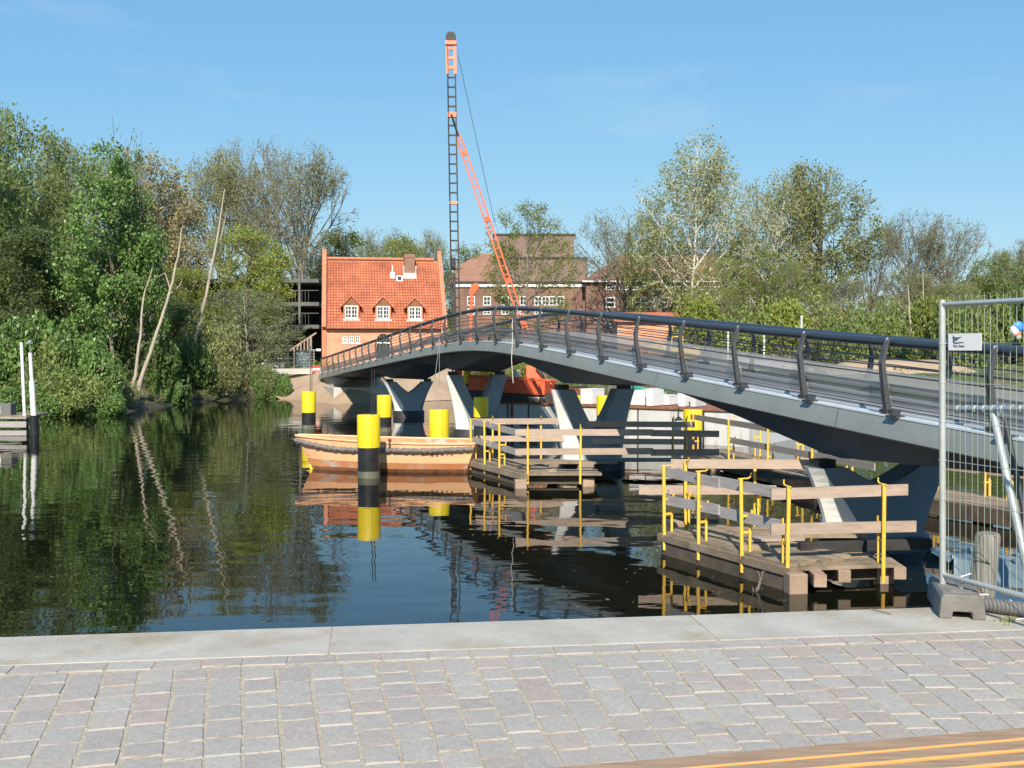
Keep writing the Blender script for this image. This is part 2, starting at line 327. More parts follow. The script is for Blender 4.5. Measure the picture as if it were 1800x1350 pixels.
def water_mat():
    m, n, l, b = new_mat('canal_water')
    b.inputs['Base Color'].default_value = (0.005, 0.006, 0.003, 1)
    b.inputs['Roughness'].default_value = .012; b.inputs['IOR'].default_value = 1.42
    g = n.new("ShaderNodeNewGeometry")
    def noise(scale, st, rot, det=2):
        mp = n.new("ShaderNodeMapping"); mp.inputs['Scale'].default_value = st; mp.inputs['Rotation'].default_value = (0, 0, rot)
        l.new(g.outputs['Position'], mp.inputs[0])
        x = n.new("ShaderNodeTexNoise"); x.inputs['Scale'].default_value = scale; x.inputs['Detail'].default_value = det; x.inputs['Roughness'].default_value = .5
        l.new(mp.outputs[0], x.inputs['Vector']); return x
    a = noise(1.05, (.7, 1.15, 1), .3, 1.5); c = noise(3.4, (.5, 1.2, 1), -.25, 2)
    k = noise(.11, (1, 1, 1), 0, 2)                      # where a breath of wind roughens the surface
    kr = n.new("ShaderNodeMapRange"); kr.inputs[1].default_value = .45; kr.inputs[2].default_value = .68; kr.inputs[3].default_value = .08; kr.inputs[4].default_value = 1
    l.new(k.outputs['Fac'], kr.inputs[0])
    mu = n.new("ShaderNodeMath"); mu.operation = 'MULTIPLY'; l.new(c.outputs['Fac'], mu.inputs[0]); l.new(kr.outputs[0], mu.inputs[1])
    b1 = n.new("ShaderNodeBump"); b1.inputs['Strength'].default_value = 1; b1.inputs['Distance'].default_value = .0092; l.new(a.outputs['Fac'], b1.inputs['Height'])
    b2 = n.new("ShaderNodeBump"); b2.inputs['Strength'].default_value = 1; b2.inputs['Distance'].default_value = .0032; l.new(mu.outputs[0], b2.inputs['Height'])
    l.new(b1.outputs[0], b2.inputs['Normal']); l.new(b2.outputs[0], b.inputs['Normal'])
    return m
MT['water'] = water_mat()

def land_mat():
    m, n, l, b = new_mat('far_ground')
    g = n.new("ShaderNodeNewGeometry")
    a = n.new("ShaderNodeTexNoise"); a.inputs['Scale'].default_value = .09; a.inputs['Detail'].default_value = 8; a.inputs['Roughness'].default_value = .65
    l.new(g.outputs['Position'], a.inputs['Vector'])
    r = n.new("ShaderNodeValToRGB"); e = r.color_ramp.elements
    e[0].position = .36; e[0].color = (0.22, 0.165, 0.11, 1); e[1].position = .56; e[1].color = (0.075, 0.10, 0.03, 1)
    x = e.new(.46); x.color = (0.15, 0.13, 0.075, 1)
    l.new(a.outputs['Fac'], r.inputs[0]); 
    c = n.new("ShaderNodeTexNoise"); c.inputs['Scale'].default_value = 2.5; c.inputs['Detail'].default_value = 6; l.new(g.outputs['Position'], c.inputs['Vector'])
    hs = n.new("ShaderNodeHueSaturation"); mr = n.new("ShaderNodeMapRange"); mr.inputs[1].default_value = .3; mr.inputs[2].default_value = .7; mr.inputs[3].default_value = .7; mr.inputs[4].default_value = 1.25
    l.new(c.outputs['Fac'], mr.inputs[0]); l.new(mr.outputs[0], hs.inputs['Value']); l.new(r.outputs[0], hs.inputs['Color'])
    sz = n.new("ShaderNodeSeparateXYZ"); l.new(g.outputs['Position'], sz.inputs[0])
    wr = n.new("ShaderNodeMapRange"); wr.inputs[1].default_value = .1; wr.inputs[2].default_value = .9; wr.inputs[3].default_value = .9; wr.inputs[4].default_value = 0; l.new(sz.outputs['Z'], wr.inputs[0])
    wm = n.new("ShaderNodeMixRGB"); wm.inputs['Color2'].default_value = (0.045, 0.04, 0.025, 1); l.new(wr.outputs[0], wm.inputs[0]); l.new(hs.outputs[0], wm.inputs['Color1'])
    l.new(wm.outputs[0], b.inputs['Base Color']); b.inputs['Roughness'].default_value = .95
    bp = n.new("ShaderNodeBump"); bp.inputs['Strength'].default_value = .7; bp.inputs['Distance'].default_value = .1; l.new(c.outputs['Fac'], bp.inputs['Height']); l.new(bp.outputs[0], b.inputs['Normal'])
    return m
MT['land'] = land_mat()

LF = {}
LF['fresh'] = leaf_mat('leaf_fresh_green', (0.13, 0.185, 0.05), (0.32, 0.40, 0.12))
LF['poplar'] = leaf_mat('leaf_glossy_green', (0.07, 0.145, 0.032), (0.21, 0.33, 0.09), .25, .35)
LF['olive'] = leaf_mat('leaf_olive', (0.20, 0.22, 0.08), (0.40, 0.42, 0.17))
LF['yellowgreen'] = leaf_mat('leaf_yellow_green', (0.19, 0.23, 0.045), (0.37, 0.42, 0.09))
LF['tan'] = leaf_mat('leaf_tan_bud', (0.30, 0.26, 0.12), (0.48, 0.43, 0.22))
LF['bud'] = leaf_mat('leaf_bud', (0.22, 0.24, 0.11), (0.36, 0.38, 0.19))
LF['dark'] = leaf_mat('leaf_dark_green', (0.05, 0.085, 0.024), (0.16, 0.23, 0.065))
LF['willow'] = leaf_mat('leaf_willow', (0.18, 0.22, 0.10), (0.35, 0.39, 0.19))

# ------------------------------------------------------------------ mesh builder
ORG = {}
def link(o):
    COL.objects.link(o); return o
def tag(o, label=None, cat=None, group=None, kind=None):
    if label: o['label'] = label
    if cat: o['category'] = cat
    if group: o['group'] = group
    if kind: o['kind'] = kind
    return o
def thing(name, label, cat, loc=(0, 0, 0), rotz=0.0, group=None, local=False):
    o = bpy.data.objects.new(name, None)
    o.empty_display_size = 0.3
    o.location = loc; o.rotation_euler = (0, 0, rotz)
    link(o); tag(o, label, cat, group)
    ORG[o.name] = Vector((0, 0, 0)) if local else Vector(loc)
    return o
def new_mesh(name, v, f, mat, smooth=False, auto=None):
    me = bpy.data.meshes.new(name)
    me.from_pydata([tuple(p) for p in v], [], f)
    me.materials.append(mat)
    if smooth:
        me.polygons.foreach_set('use_smooth', [True] * len(me.polygons))
        if auto is not None:
            try: me.set_sharp_from_angle(angle=R(auto))
            except Exception: pass
    me.update()
    return me
class MB:
    def __init__(s): s.v = []; s.f = []
    def add(s, v, f):
        o = len(s.v); s.v += [Vector(p) for p in v]; s.f += [tuple(i + o for i in q) for q in f]; return s
    def box(s, c, size, rot=None):
        c = Vector(c); x, y, z = size[0] / 2, size[1] / 2, size[2] / 2
        P = [Vector((a, b, d)) for d in (-z, z) for a, b in ((-x, -y), (x, -y), (x, y), (-x, y))]
        if rot is not None:
            m = rot if isinstance(rot, Matrix) else Matrix.Rotation(rot, 3, 'Z')
            P = [m @ p for p in P]
        return s.add([p + c for p in P], [(3, 2, 1, 0), (4, 5, 6, 7), (0, 1, 5, 4), (1, 2, 6, 5), (2, 3, 7, 6), (3, 0, 4, 7)])
    def span(s, a, b): # axis-aligned box by corners
        a = Vector(a); b = Vector(b); return s.box((a + b) / 2, [abs(t) for t in (b - a)])
    def bar(s, p, q, wd, ht, up=(0, 0, 1)):
        p = Vector(p); q = Vector(q); d = (q - p).normalized(); u = Vector(up)
        side = d.cross(u)
        if side.length < 1e-4: side = d.cross(Vector((0, 1, 0)))
        side.normalize(); u = side.cross(d)
        P = [e + side * a * wd / 2 + u * b * ht / 2 for e in (p, q) for a, b in ((-1, -1), (1, -1), (1, 1), (-1, 1))]
        return s.add(P, [(3, 2, 1, 0), (4, 5, 6, 7), (0, 1, 5, 4), (1, 2, 6, 5), (2, 3, 7, 6), (3, 0, 4, 7)])
    def tube(s, pts, r, n=8, cap=True):
        pts = [Vector(p) for p in pts]; k = len(pts)
        rs = r if isinstance(r, (list, tuple)) else [r] * k
        V = []
        for i, p in enumerate(pts):
            d = (pts[min(i + 1, k - 1)] - pts[max(i - 1, 0)]).normalized()
            ref = Vector((0, 0, 1)) if abs(d.z) < .9 else Vector((1, 0, 0))
            a = d.cross(ref).normalized(); b = a.cross(d)
            V += [p + (a * math.cos(t) + b * math.sin(t)) * rs[i] for t in [2 * math.pi * j / n for j in range(n)]]
        Fc = [(i * n + j, i * n + (j + 1) % n, (i + 1) * n + (j + 1) % n, (i + 1) * n + j) for i in range(k - 1) for j in range(n)]
        if cap: Fc += [tuple(range(n))[::-1], tuple(range((k - 1) * n, k * n))]
        return s.add(V, Fc)
    def cyl(s, c, r, z0, z1, n=20, r1=None):
        return s.tube([(c[0], c[1], z0), (c[0], c[1], z1)], [r, r if r1 is None else r1], n)
    def loft(s, rings, cap=True, closed=True):
        n = len(rings[0]); V = [p for rg in rings for p in rg]
        m = n if closed else n - 1
        Fc = [(i * n + j, i * n + (j + 1) % n, (i + 1) * n + (j + 1) % n, (i + 1) * n + j) for i in range(len(rings) - 1) for j in range(m)]
        if cap: Fc += [tuple(range(n))[::-1], tuple(range((len(rings) - 1) * n, len(rings) * n))]
        return s.add(V, Fc)
    def prism(s, poly, fn0, fn1):
        return s.loft([[fn0(p) for p in poly], [fn1(p) for p in poly]])
    def build(s, name, mat, parent=None, smooth=False, auto=40, bevel=0.0, kind=None, org=None):
        o0 = Vector((0, 0, 0))
        if parent is not None: o0 = ORG.get(parent.name, o0)
        if org is not None: o0 = Vector(org)
        me = new_mesh(name, [p - o0 for p in s.v], s.f, mat, smooth, auto if smooth else None)
        o = bpy.data.objects.new(name, me); link(o)
        if parent is not None: o.parent = parent
        else: o.location = o0
        ORG[o.name] = o0
        if bevel:
            b = o.modifiers.new('bevel', 'BEVEL'); b.width = bevel; b.segments = 2; b.limit_method = 'ANGLE'
        if kind: o['kind'] = kind
        return o
def inst(name, mesh, parent, loc=(0, 0, 0), rot=(0, 0, 0), scale=(1, 1, 1)):
    o = bpy.data.objects.new(name, mesh); link(o)
    o.parent = parent; o.location = loc; o.rotation_euler = rot; o.scale = scale
    return o
def copy_tree(src, name=None):
    c = src.copy(); link(c)
    def rec(a, b):
        for ch in list(a.children):
            d = ch.copy(); link(d); d.parent = b
            rec(ch, d)
    rec(src, c); return c

# ------------------------------------------------------------------ water, land, quay
QZ = 1.64                                            # quay level
KA = R(7.3)
K0 = Vector((0, 6.626, 0)); KX = Vector((math.cos(KA), math.sin(KA), 0)); KY = Vector((math.sin(KA), -math.cos(KA), 0))
def Q(u, v, z=QZ):                                   # u along the quay edge, v inland (towards the camera)
    p = K0 + KX * u + KY * v; p.z = z; return p

b = MB()
b.add([(-300, 3, 0), (300, 3, 0), (300, 140, 0), (-300, 140, 0)], [(0, 1, 2, 3)])
tag(b.build('water', MT['water']), kind='structure')

BANK = [(-300, 40), (-90, 46), (-40, 50), (-23.5, 53.1), (-20.4, 55.5), (-20.2, 67.4), (-17.8, 72), (-14.8, 73.8), (-10.5, 66), (-6.5, 69), (-1.5, 73.8), (5, 69), (14, 60), (30, 53), (70, 50), (300, 46)]
BX = np.array([p[0] for p in BANK]); BYv = np.array([p[1] for p in BANK])
def seg_dist(x, y):
    d = np.full_like(x, 1e9)
    for (x0, y0), (x1, y1) in zip(BANK[:-1], BANK[1:]):
        dx, dy = x1 - x0, y1 - y0
        t = np.clip(((x - x0) * dx + (y - y0) * dy) / (dx * dx + dy * dy), 0, 1)
        d = np.minimum(d, np.hypot(x - x0 - t * dx, y - y0 - t * dy))
    return d
def land_z(x, y):
    x = np.asarray(x, float); y = np.asarray(y, float)
    inside = y > np.interp(x, BX, BYv)
    s = seg_dist(x, y) * np.where(inside, 1, -1)
    steep = np.where((x > -17) & (x < -3), .42, .6)
    h = np.where(s > 0, np.minimum(s * steep + .02, 1.9 + np.clip((s - 3) * .01, 0, 1.2)), np.maximum(s * .6, -1.2))
    h = h + (np.sin(x * 1.7 + y * .9) + np.sin(y * 2.3 - x * .6)) * .05 * np.clip(s, 0, 1)
    return h
def gz(x, y): return float(land_z([x], [y])[0])
gx = np.unique(np.concatenate([np.linspace(-900, -70, 14), np.arange(-70, 60, 1.1), np.linspace(60, 900, 14)]))
gy = np.unique(np.concatenate([np.arange(38, 100, 1.1), np.linspace(100, 200, 14), np.linspace(200, 2500, 10)]))
GX, GY = np.meshgrid(gx, gy)
GZ = land_z(GX, GY)
nx, ny = len(gx), len(gy)
idx = np.arange(nx * ny).reshape(ny, nx)
fs = np.stack([idx[:-1, :-1], idx[:-1, 1:], idx[1:, 1:], idx[1:, :-1]], -1).reshape(-1, 4)
me = new_mesh('ground', np.stack([GX, GY, GZ], -1).reshape(-1, 3).tolist(), fs.tolist(), MT['land'], True)
tag(link(bpy.data.objects.new('ground', me)), kind='structure')

b = MB()   # bare soil of the embankment below the bridge's far landing
pts = [(-16.6, 74.0), (-15.2, 72.6), (-12.8, 69.0), (-10.6, 65.7), (-8.6, 67.1), (-6.4, 68.6), (-3.9, 71.2)]
rings = []
for dz, t in ((-.02, -.4), (.06, .25), (.55, 1.1), (1.15, 2.5), (1.75, 4.0), (2.02, 5.2), (2.04, 9.5)):
    rings.append([Vector((x + .25 * t + rnd.uniform(-.12, .12), y + t + rnd.uniform(-.1, .1), max(dz, gz(x + .25 * t, y + t) + .03) + rnd.uniform(-.04, .04))) for x, y in pts])
b.loft(rings, cap=False, closed=False)
tag(b.build('embankment', MT['earth'], smooth=True), kind='structure')

# the quay: body of the wall, coping slabs, sand bed and paving stones
b = MB()
P = [Q(-60, .04, -1.5), Q(60, .04, -1.5), Q(60, 14, -1.5), Q(-60, 14, -1.5), Q(-60, .04, QZ - .16), Q(60, .04, QZ - .16), Q(60, 14, QZ - .16), Q(-60, 14, QZ - .16)]
b.add(P, [(3, 2, 1, 0), (4, 5, 6, 7), (0, 1, 5, 4), (1, 2, 6, 5), (2, 3, 7, 6), (3, 0, 4, 7)])
quay = tag(b.build('quay_wall', MT['conc']), kind='structure')
JO = [-27.3 + 2.2 * i for i in range(26)]             # joints of the coping
JO = [j - JO[12] - 1.09 for j in JO]
CW = .64
for j0, j1 in zip(JO[:-1], JO[1:]):
    b = MB()
    a0, a1 = j0 + .006, j1 - .006
    prof = [(0, QZ - .15), (0, QZ - .035), (.018, QZ - .01), (.05, QZ), (CW - .01, QZ), (CW - .004, QZ - .008), (CW - .004, QZ - .15)]
    b.loft([[Q(u, v, z) for v, z in prof] for u in (a0, a0 + .01, a1 - .01, a1)])
    b.build('coping_slab', MT['coping'], quay)
b = MB()
for j0 in JO:
    b.span((-.0, 0, 0), (0, 0, 0)) if False else b.add([Q(j0 - .008, .03, QZ - .006), Q(j0 + .008, .03, QZ - .006), Q(j0 + .010, CW - .005, QZ - .002), Q(j0 - .010, CW - .005, QZ - .002)], [(3, 2, 1, 0)])
b.build('joint_filling', MT['sand'], quay, kind='stuff')
b = MB()
b.add([Q(-60, CW - .02, QZ - .0035), Q(60, CW - .02, QZ - .0035), Q(60, 14, QZ - .0035), Q(-60, 14, QZ - .0035)], [(3, 2, 1, 0)])
pav = tag(b.build('pavement', MT['sand']), kind='structure')

def stone_mesh(i):
    r = random.Random(100 + i)
    h = .5; bev = .05
    def ring(s, z): return [(x * s + r.uniform(-.022, .022), y * s + r.uniform(-.022, .022), z + r.uniform(-.025, .025)) for x, y in ((-h, -h), (0, -h), (h, -h), (h, 0), (h, h), (0, h), (-h, h), (-h, 0))]
    r0, r1, r2 = ring(1, -.9), ring(1, -.075), ring(.965, 0)
    V = r0 + r1 + r2 + [(0, 0, .02)]
    Fc = []
    for a, c in ((0, 8), (8, 16)):
        Fc += [(a + j, a + (j + 1) % 8, c + (j + 1) % 8, c + j) for j in range(8)]
    Fc += [(16 + j, 16 + (j + 1) % 8, 24) for j in range(8)]
    return new_mesh('paving_stone', V, Fc, MT['stone'])
STONES = [stone_mesh(i) for i in range(9)]
spots = []
u = -14.0
while u < 14:
    L = rnd.uniform(.20, .26)
    spots.append((u + L / 2, CW + .095, L - .014, .135, 0)); u += L
col = -14.0
while col < 14:
    v = CW + .185 + rnd.uniform(0, .03)
    dev = max(-8, min(8, 3.6 * (col - .37)))
    td = math.tan(R(dev))
    sc = 1 - .055 * 1
    while v < 4.3:
        L = rnd.choice((.165, .18, .185, .2, .2, .21, .235, .255)) if rnd.random() > .05 else .37
        vc = v + L / 2
        uu = col - td * (vc - CW - .18)
        wd = (rnd.uniform(.150, .158) if abs(dev) < 7.9 else .154) * (1 - .05 * min(1.6, vc - CW) if abs(dev) < 7.9 else 1)
        spots.append((uu + rnd.uniform(-.003, .003), vc, wd, L - .014, -R(dev)))
        v += L
    col += .172
seen, rest = [], []
for s in spots:
    p = Q(s[0], s[1]); 
    if p.y > 1: x, y = to_px(p)
    else: x, y = 0, 9999
    (seen if (-45 < x < 1845 and y < 1375 and not (x > 960 and y > 1362 - (x - 960) * .078)) else rest).append((y, s))
seen.sort()
keep = set(id(s) for _, s in sorted(seen, key=lambda t: -t[0])[:300])
loose = MB()
for y, s in seen + rest:
    uu, vc, wd, ln, rt = s
    p = Q(uu, vc); p.z = QZ + rnd.uniform(-.0015, .0035)
    tilt = (rnd.uniform(-.008, .008), rnd.uniform(-.008, .008), KA + rt + rnd.uniform(-.012, .012))
    if id(s) in keep:
        inst('paving_stone', rnd.choice(STONES), pav, p, tilt, (wd, ln, .075))
    else:
        m = Matrix.Rotation(KA + rt, 3, 'Z'); me = rnd.choice(STONES)
        loose.add([p + m @ Vector((q.co.x * wd, q.co.y * ln, q.co.z * .075)) for q in me.vertices], [tuple(f.vertices) for f in me.polygons])
loose.build('outer_paving', MT['stone'], pav, kind='stuff')

# ------------------------------------------------------------------ the footbridge
SP_ = 2.12                                            # post spacing
PXC = [-4.15e-07, 3.7397e-05, -0.000748415, -0.304135307, 5.415149874]
PYC = [-1.35e-07, 1.2156e-05, -0.000246228, 0.952699575, 15.522897355]
ZS = [2.41, 2.54, 2.67, 2.82, 2.97, 3.12, 3.27, 3.41, 3.54, 3.63, 3.67, 3.64, 3.56, 3.46, 3.37, 3.28, 3.17, 3.06, 2.95, 2.84, 2.73, 2.62, 2.51, 2.40, 2.28, 2.16, 2.03, 1.9, 1.76]
KMAX = 28.6
_zz = np.array([2.41 - .115 * i for i in range(6, 0, -1)] + ZS + [1.62, 1.5])
_zk = np.arange(-6, len(ZS) + 2)
for _ in range(2): _zz[1:-1] = .25 * _zz[:-2] + .5 * _zz[1:-1] + .25 * _zz[2:]
_n = np.linspace(-6, len(ZS) + 1, 400)
def _cr(k):
    i = int(min(max(math.floor(k), -5), len(ZS) - 1)); t = k - i; j = i + 6
    p0, p1, p2, p3 = _zz[j - 1], _zz[j], _zz[j + 1], _zz[min(j + 2, len(_zz) - 1)]
    return .5 * (2 * p1 + (p2 - p0) * t + (2 * p0 - 5 * p1 + 4 * p2 - p3) * t * t + (3 * p1 - p0 - 3 * p2 + p3) * t ** 3)
def BP(k):
    s = k * SP_
    if s < 0:
        x = PXC[-1] + PXC[-2] * s; y = PYC[-1] + PYC[-2] * s
        # towards the quay the deck swings slightly
        dx, dy = PXC[-2], PYC[-2]
    else:
        x = np.polyval(PXC, s); y = np.polyval(PYC, s)
        dx = np.polyval(np.polyder(PXC), s); dy = np.polyval(np.polyder(PYC), s)
    th = math.atan2(-dx, dy)
    return Vector((x, y, max(_cr(k), QZ + .02))), th
BW = 2.7
def BF(k, t, z):                                      # t metres right of the left post line, z above the beam top
    p, th = BP(k)
    return p + Vector((math.cos(th) * t, math.sin(th) * t, z - .05 * min(max(t, 0), BW)))
HR = 1.03
K_A, K_B = -4.3, 28.4
p0 = BF(0, 0, 0)
bridge = thing('footbridge', 'long slim dark grey steel footbridge arching over the canal on V-shaped piers', 'bridge', (p0.x, p0.y, 0))
def ks(step, a=K_A, c=K_B):
    n = int(math.ceil((c - a) / step)); return [a + (c - a) * i / n for i in range(n + 1)]
def sweep(name, prof, mat, step=.5, a=K_A, c=K_B, smooth=True, parent=bridge, auto=35):
    b = MB(); b.loft([[BF(k, t, z) for t, z in prof] for k in ks(step, a, c)])
    return b.build(name, mat, parent, smooth, auto)
def side(t, s): return t if s == 0 else BW - t
for s in (0, 1):
    m = lambda pr: [(side(t, s), z) for t, z in (pr if s == 0 else pr[::-1])]
    sweep('edge_beam', m([(-.10, -.065), (-.105, -.075), (-.165, -.355), (-.15, -.375), (.10, -.375), (.10, -.065)]), MT['bridge'])
    sweep('beam_flange', m([(-.112, -.064), (-.112, -.036), (-.045, -.036), (-.045, -.064)]), MT['flange'])
    sweep('edge_strip', m([(.06, -.06), (.06, -.035), (.20, -.035), (.20, -.06)]), MT['flange'])
    sweep('edge_strip', m([(.29, -.05), (.29, -.02), (.36, -.02), (.36, -.05)]), MT['flange'])
    sweep('gutter_plate', m([(-.04, -.115), (-.04, -.10), (.44, -.10), (.44, -.115)]), MT['bracket'])  # dark between pale strips, standing in for shadow and sky-lit bands
sweep('deck', [(.42, -.09), (.42, -.012), (BW - .42, -.012), (BW - .42, -.09)], MT['deck'])
PIERS = [1.0, 6.84, 12.44, 18.5]
def soffit(k):
    if k <= PIERS[0]: u = min(1, (PIERS[0] - k) / 2.9)
    elif k >= PIERS[-1]: u = min(1, (k - PIERS[-1]) / 3.0)
    else:
        u = 1
        for a, c in zip(PIERS[:-1], PIERS[1:]):
            if a <= k <= c: u = min(k - a, c - k) / ((c - a) / 2)
    return -.46 - .52 * (1 - u) ** 1.25
b = MB()
rings = []
for k in ks(.25, K_A + .2, 27.6):
    z = soffit(k)
    rings.append([BF(k, t, zz) for t, zz in ((.2, -.11), (.30, -.34), (.52, z), (BW - .52, z), (BW - .30, -.34), (BW - .2, -.11))])
b.loft(rings)
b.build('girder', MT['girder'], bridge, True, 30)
b = MB()
for k in np.arange(K_A + .5, 28, .5):
    b.add([BF(k + dk, t, z) for dk in (-.012, .012) for t, z in ((-.04, -.36), (.32, -.36), (.24, -.12), (-.04, -.12))], [(3, 2, 1, 0), (4, 5, 6, 7), (0, 1, 5, 4), (1, 2, 6, 5), (2, 3, 7, 6), (3, 0, 4, 7)])
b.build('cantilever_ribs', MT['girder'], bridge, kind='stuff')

# railing posts: two bent plates, one behind the other, leaning out then in
def post_mesh(sgn):
    b = MB()
    for y0, y1, dx in ((-.040, -.012, 0), (.012, .040, 0)):
        cl = [(0.0, -.05, .048), (.02, .02, .047), (.075, .33, .040), (.125, .70, .032), (.075, .90, .025), (.03, HR + .01, .013)]
        b.loft([[Vector((sgn * (x - w_), y0, z)), Vector((sgn * (x + w_), y0, z)), Vector((sgn * (x + w_), y1, z)), Vector((sgn * (x - w_), y1, z))] for x, z, w_ in cl])
    b.box((sgn * .02, 0, -.03), (.16, .12, .03))
    return new_mesh('railing_post', b.v, b.f, MT['post'])
PM = post_mesh(1)
PT = MB(); PT.tube([(.03, -.01, HR - .03), (.03, -.01, HR + .028)], .02, 6)
PTM = new_mesh('post_cap', PT.v, PT.f, MT['steel_lt'])
BRM = MB(); BRM.box((.10, .28, -.05), (.15, .24, .026)); BRM = new_mesh('post_bracket', BRM.v, BRM.f, MT['bracket'])
CLM = MB(); CLM.box((-.02, 0, -.015), (.14, .30, .09)); CLM = new_mesh('post_clip', CLM.v, CLM.f, MT['bracket'])
KS = list(range(-4, 29))
for k in KS:
    p, th = BP(k)
    for s in (0, 1):
        q = BF(k, side(0.0, s), 0) - ORG[bridge.name]
        rz = th + math.pi if s == 0 else th
        o = inst('railing_post', PM, bridge, q, (0, 0, rz))
        inst('post_bracket', BRM, bridge, q, (0, 0, rz)); inst('post_clip', CLM, bridge, q, (0, 0, rz))
        if s == 0 and k < 14: inst('post_cap', PTM, o)
for s in (0, 1):
    b = MB()
    rings = []
    for k in ks(.5):
        p, th = BP(k)
        c = BF(k, side(.075, s), HR - .035)
        n = Vector((math.cos(th), math.sin(th), 0))
        rings.append([c + n * (.062 * math.cos(a)) + Vector((0, 0, .068 * math.sin(a))) for a in [2 * math.pi * i / 12 for i in range(12)]])
    b.loft(rings); b.build('handrail', MT['rail'], bridge, True, 60)
    def lean(h):                                      # outward lean of the post line at height h
        return float(np.interp(h, [0, .33, .70, .90, 1.05], [0, .075, .125, .075, .03]))
    for h, r, mt in ((.885, .0055, 'wire'), (.765, .012, 'wire'), (.655, .012, 'wire'), (.53, .012, 'wire'), (.40, .0085, 'steel_lt'), (.29, .0055, 'wire'), (.165, .0055, 'wire'), (.085, .009, 'post')):
        b = MB(); b.tube([BF(k, side(-lean(h) + .075, s), h) for k in ks(.5)], r, 6)
        b.build('railing_wire', MT[mt], bridge, True, 60)
    for k in KS[:-1]:
        a, c = k + .004, k + .996
        b = MB()
        n = 4
        V = []
        for i in range(n + 1):
            kk = a + (c - a) * i / n
            V += [BF(kk, side(-lean(.10) + .078, s), .10), BF(kk, side(-lean(.40) + .078, s), .395)]
        b.add(V, [(2 * i, 2 * i + 1, 2 * i + 3, 2 * i + 2) for i in range(n)])
        b.build('mesh_panel', MT['screen'], bridge)
b = MB(); b.add([Vector(p) for p in [(0, 0, 0)]], []) if False else None
for k in range(-3, 28, 3):
    b = MB(); q = [BF(k + .5 + dk, t, z) for dk in (-.004, .004) for t, z in ((-.108, -.078), (-.168, -.352))]
    b.add(q, [(0, 1, 3, 2)]); b.build('plate_joint', MT['girder'], bridge)
# rope left hanging over the rail, cable slung in loops along the mesh
b = MB(); q = BF(8.05, -.16, .55)
b.tube([BF(8.05, -.10, .78), q, q + Vector((.01, 0, -.5)), q + Vector((-.02, 0, -1.05)), q + Vector((.03, .0, -1.75))], .009, 5)
b.build('hanging_rope', MT['pole'], bridge, True)
b = MB(); q = BF(12.3, -.16, .3)
for dx in (0, -.22): b.tube([q, q + Vector((dx * .3, 0, -.8)), q + Vector((dx, 0, -1.9))], .012, 5)
b.build('hanging_rope', MT['steel_lt'], bridge, True)
for k in range(8, 15):
    b = MB(); b.tube([BF(k + i / 8, -.16, .36 - .16 * math.sin(math.pi * i / 8)) for i in range(9)], .016, 5)
    b.build('slung_cable', MT['bracket'], bridge, True)

# V piers: two plates leaning apart from a lens-shaped foot, with a pale nose on the upstream edge
def make_pier(k, half, base_half, notch, z0, axb, axt, foot):
    p, th = BP(k)
    c = BF(k, BW / 2, 0); zt = c.z + soffit(k) - .11
    nx_ = Vector((math.cos(th), math.sin(th), 0)); ny_ = Vector((-math.sin(th), math.cos(th), 0))
    def L(x, y, z): return Vector((c.x, c.y, 0)) + nx_ * x + ny_ * y + Vector((0, 0, z))
    zn = zt - notch
    arm = .60
    def ax(z): return axb + (axt - axb) * (z - z0) / (zt - z0)
    def outer(z): t = ((z - z0) / (zt - z0)) ** 1.5; return base_half + (half - base_half) * t
    def inner(z):
        if z <= zn: return 0
        return (half - arm) * ((z - zn) / (zt - zn)) ** .8
    o = None
    for sg in (-1, 1):
        b = MB(); rings = []
        zs = [z0 + (zt - z0) * i / 10 for i in range(11)] + [zn]
        for z in sorted(zs):
            a = ax(z); xo = outer(z); xi = inner(z); nose = (.46 - .36 * (z - z0) / (zt - z0)) * (1 if sg < 0 else .6)
            nz = min(nose, (xo - xi) * .5)
            rings.append([L(sg * xi, -a, z), L(sg * (xo - nz), -a, z), L(sg * xo, -.04, z), L(sg * xo, .04, z), L(sg * (xo - nz), a, z), L(sg * xi, a, z)])
        if sg > 0: rings = [r_[::-1] for r_ in rings]
        rings = [r_[::-1] for r_ in rings]
        b.loft(rings)
        part = b.build('pier', MT['pier'], bridge, True, 30) if o is None else b.build('pier_arm', MT['pier'], o, True, 30)
        if o is None: o = part
        if sg < 0:                                     # pale nose plate, 3 mm proud
            b = MB(); V = []
            for z in sorted(zs)[:]:
                a = ax(z) + .004; xo = outer(z) + .004; xi = inner(z); nz = min(.46 - .36 * (z - z0) / (zt - z0), (xo - xi) * .5)
                V += [L(-(xo - nz), -a, z), L(-xo, -.044, z), L(-xo, .044, z)]
            m_ = len(V) // 3
            b.add(V, [(3 * i + j + 1, 3 * i + j, 3 * i + j + 3, 3 * i + j + 4) for i in range(m_ - 1) for j in (0, 1)])
            b.build('nose_plate', MT['nose'], o)
    b = MB()
    ring = lambda s, z: [L((base_half + .06) * s * math.cos(a), (axb + .1) * s * math.sin(a) * 1.1, z) for a in [2 * math.pi * i / 32 for i in range(32)]]
    b.loft([ring(1.02, -1), ring(1.02, z0 - .03), ring(1.0, z0), ring(.97, z0 + .012)])
    b.build('pier_foot', MT['girder'] if foot else MT['dark'], o, True, 40)
    b = MB()
    for sg in (-1, 1): b.add([L(sg * (half - .30) + dx, dy, z) for z in (zt - .01, zt + .13) for dx, dy in ((-.16, -.14), (.16, -.14), (.16, .14), (-.16, .14))], [(3, 2, 1, 0), (4, 5, 6, 7), (0, 1, 5, 4), (1, 2, 6, 5), (2, 3, 7, 6), (3, 0, 4, 7)])
    b.build('bearing', MT['dark'], o)
make_pier(PIERS[0], 1.32, .92, .33, .22, .42, .26, True)
make_pier(PIERS[1], 1.22, .86, 1.22, .22, .42, .22, True)
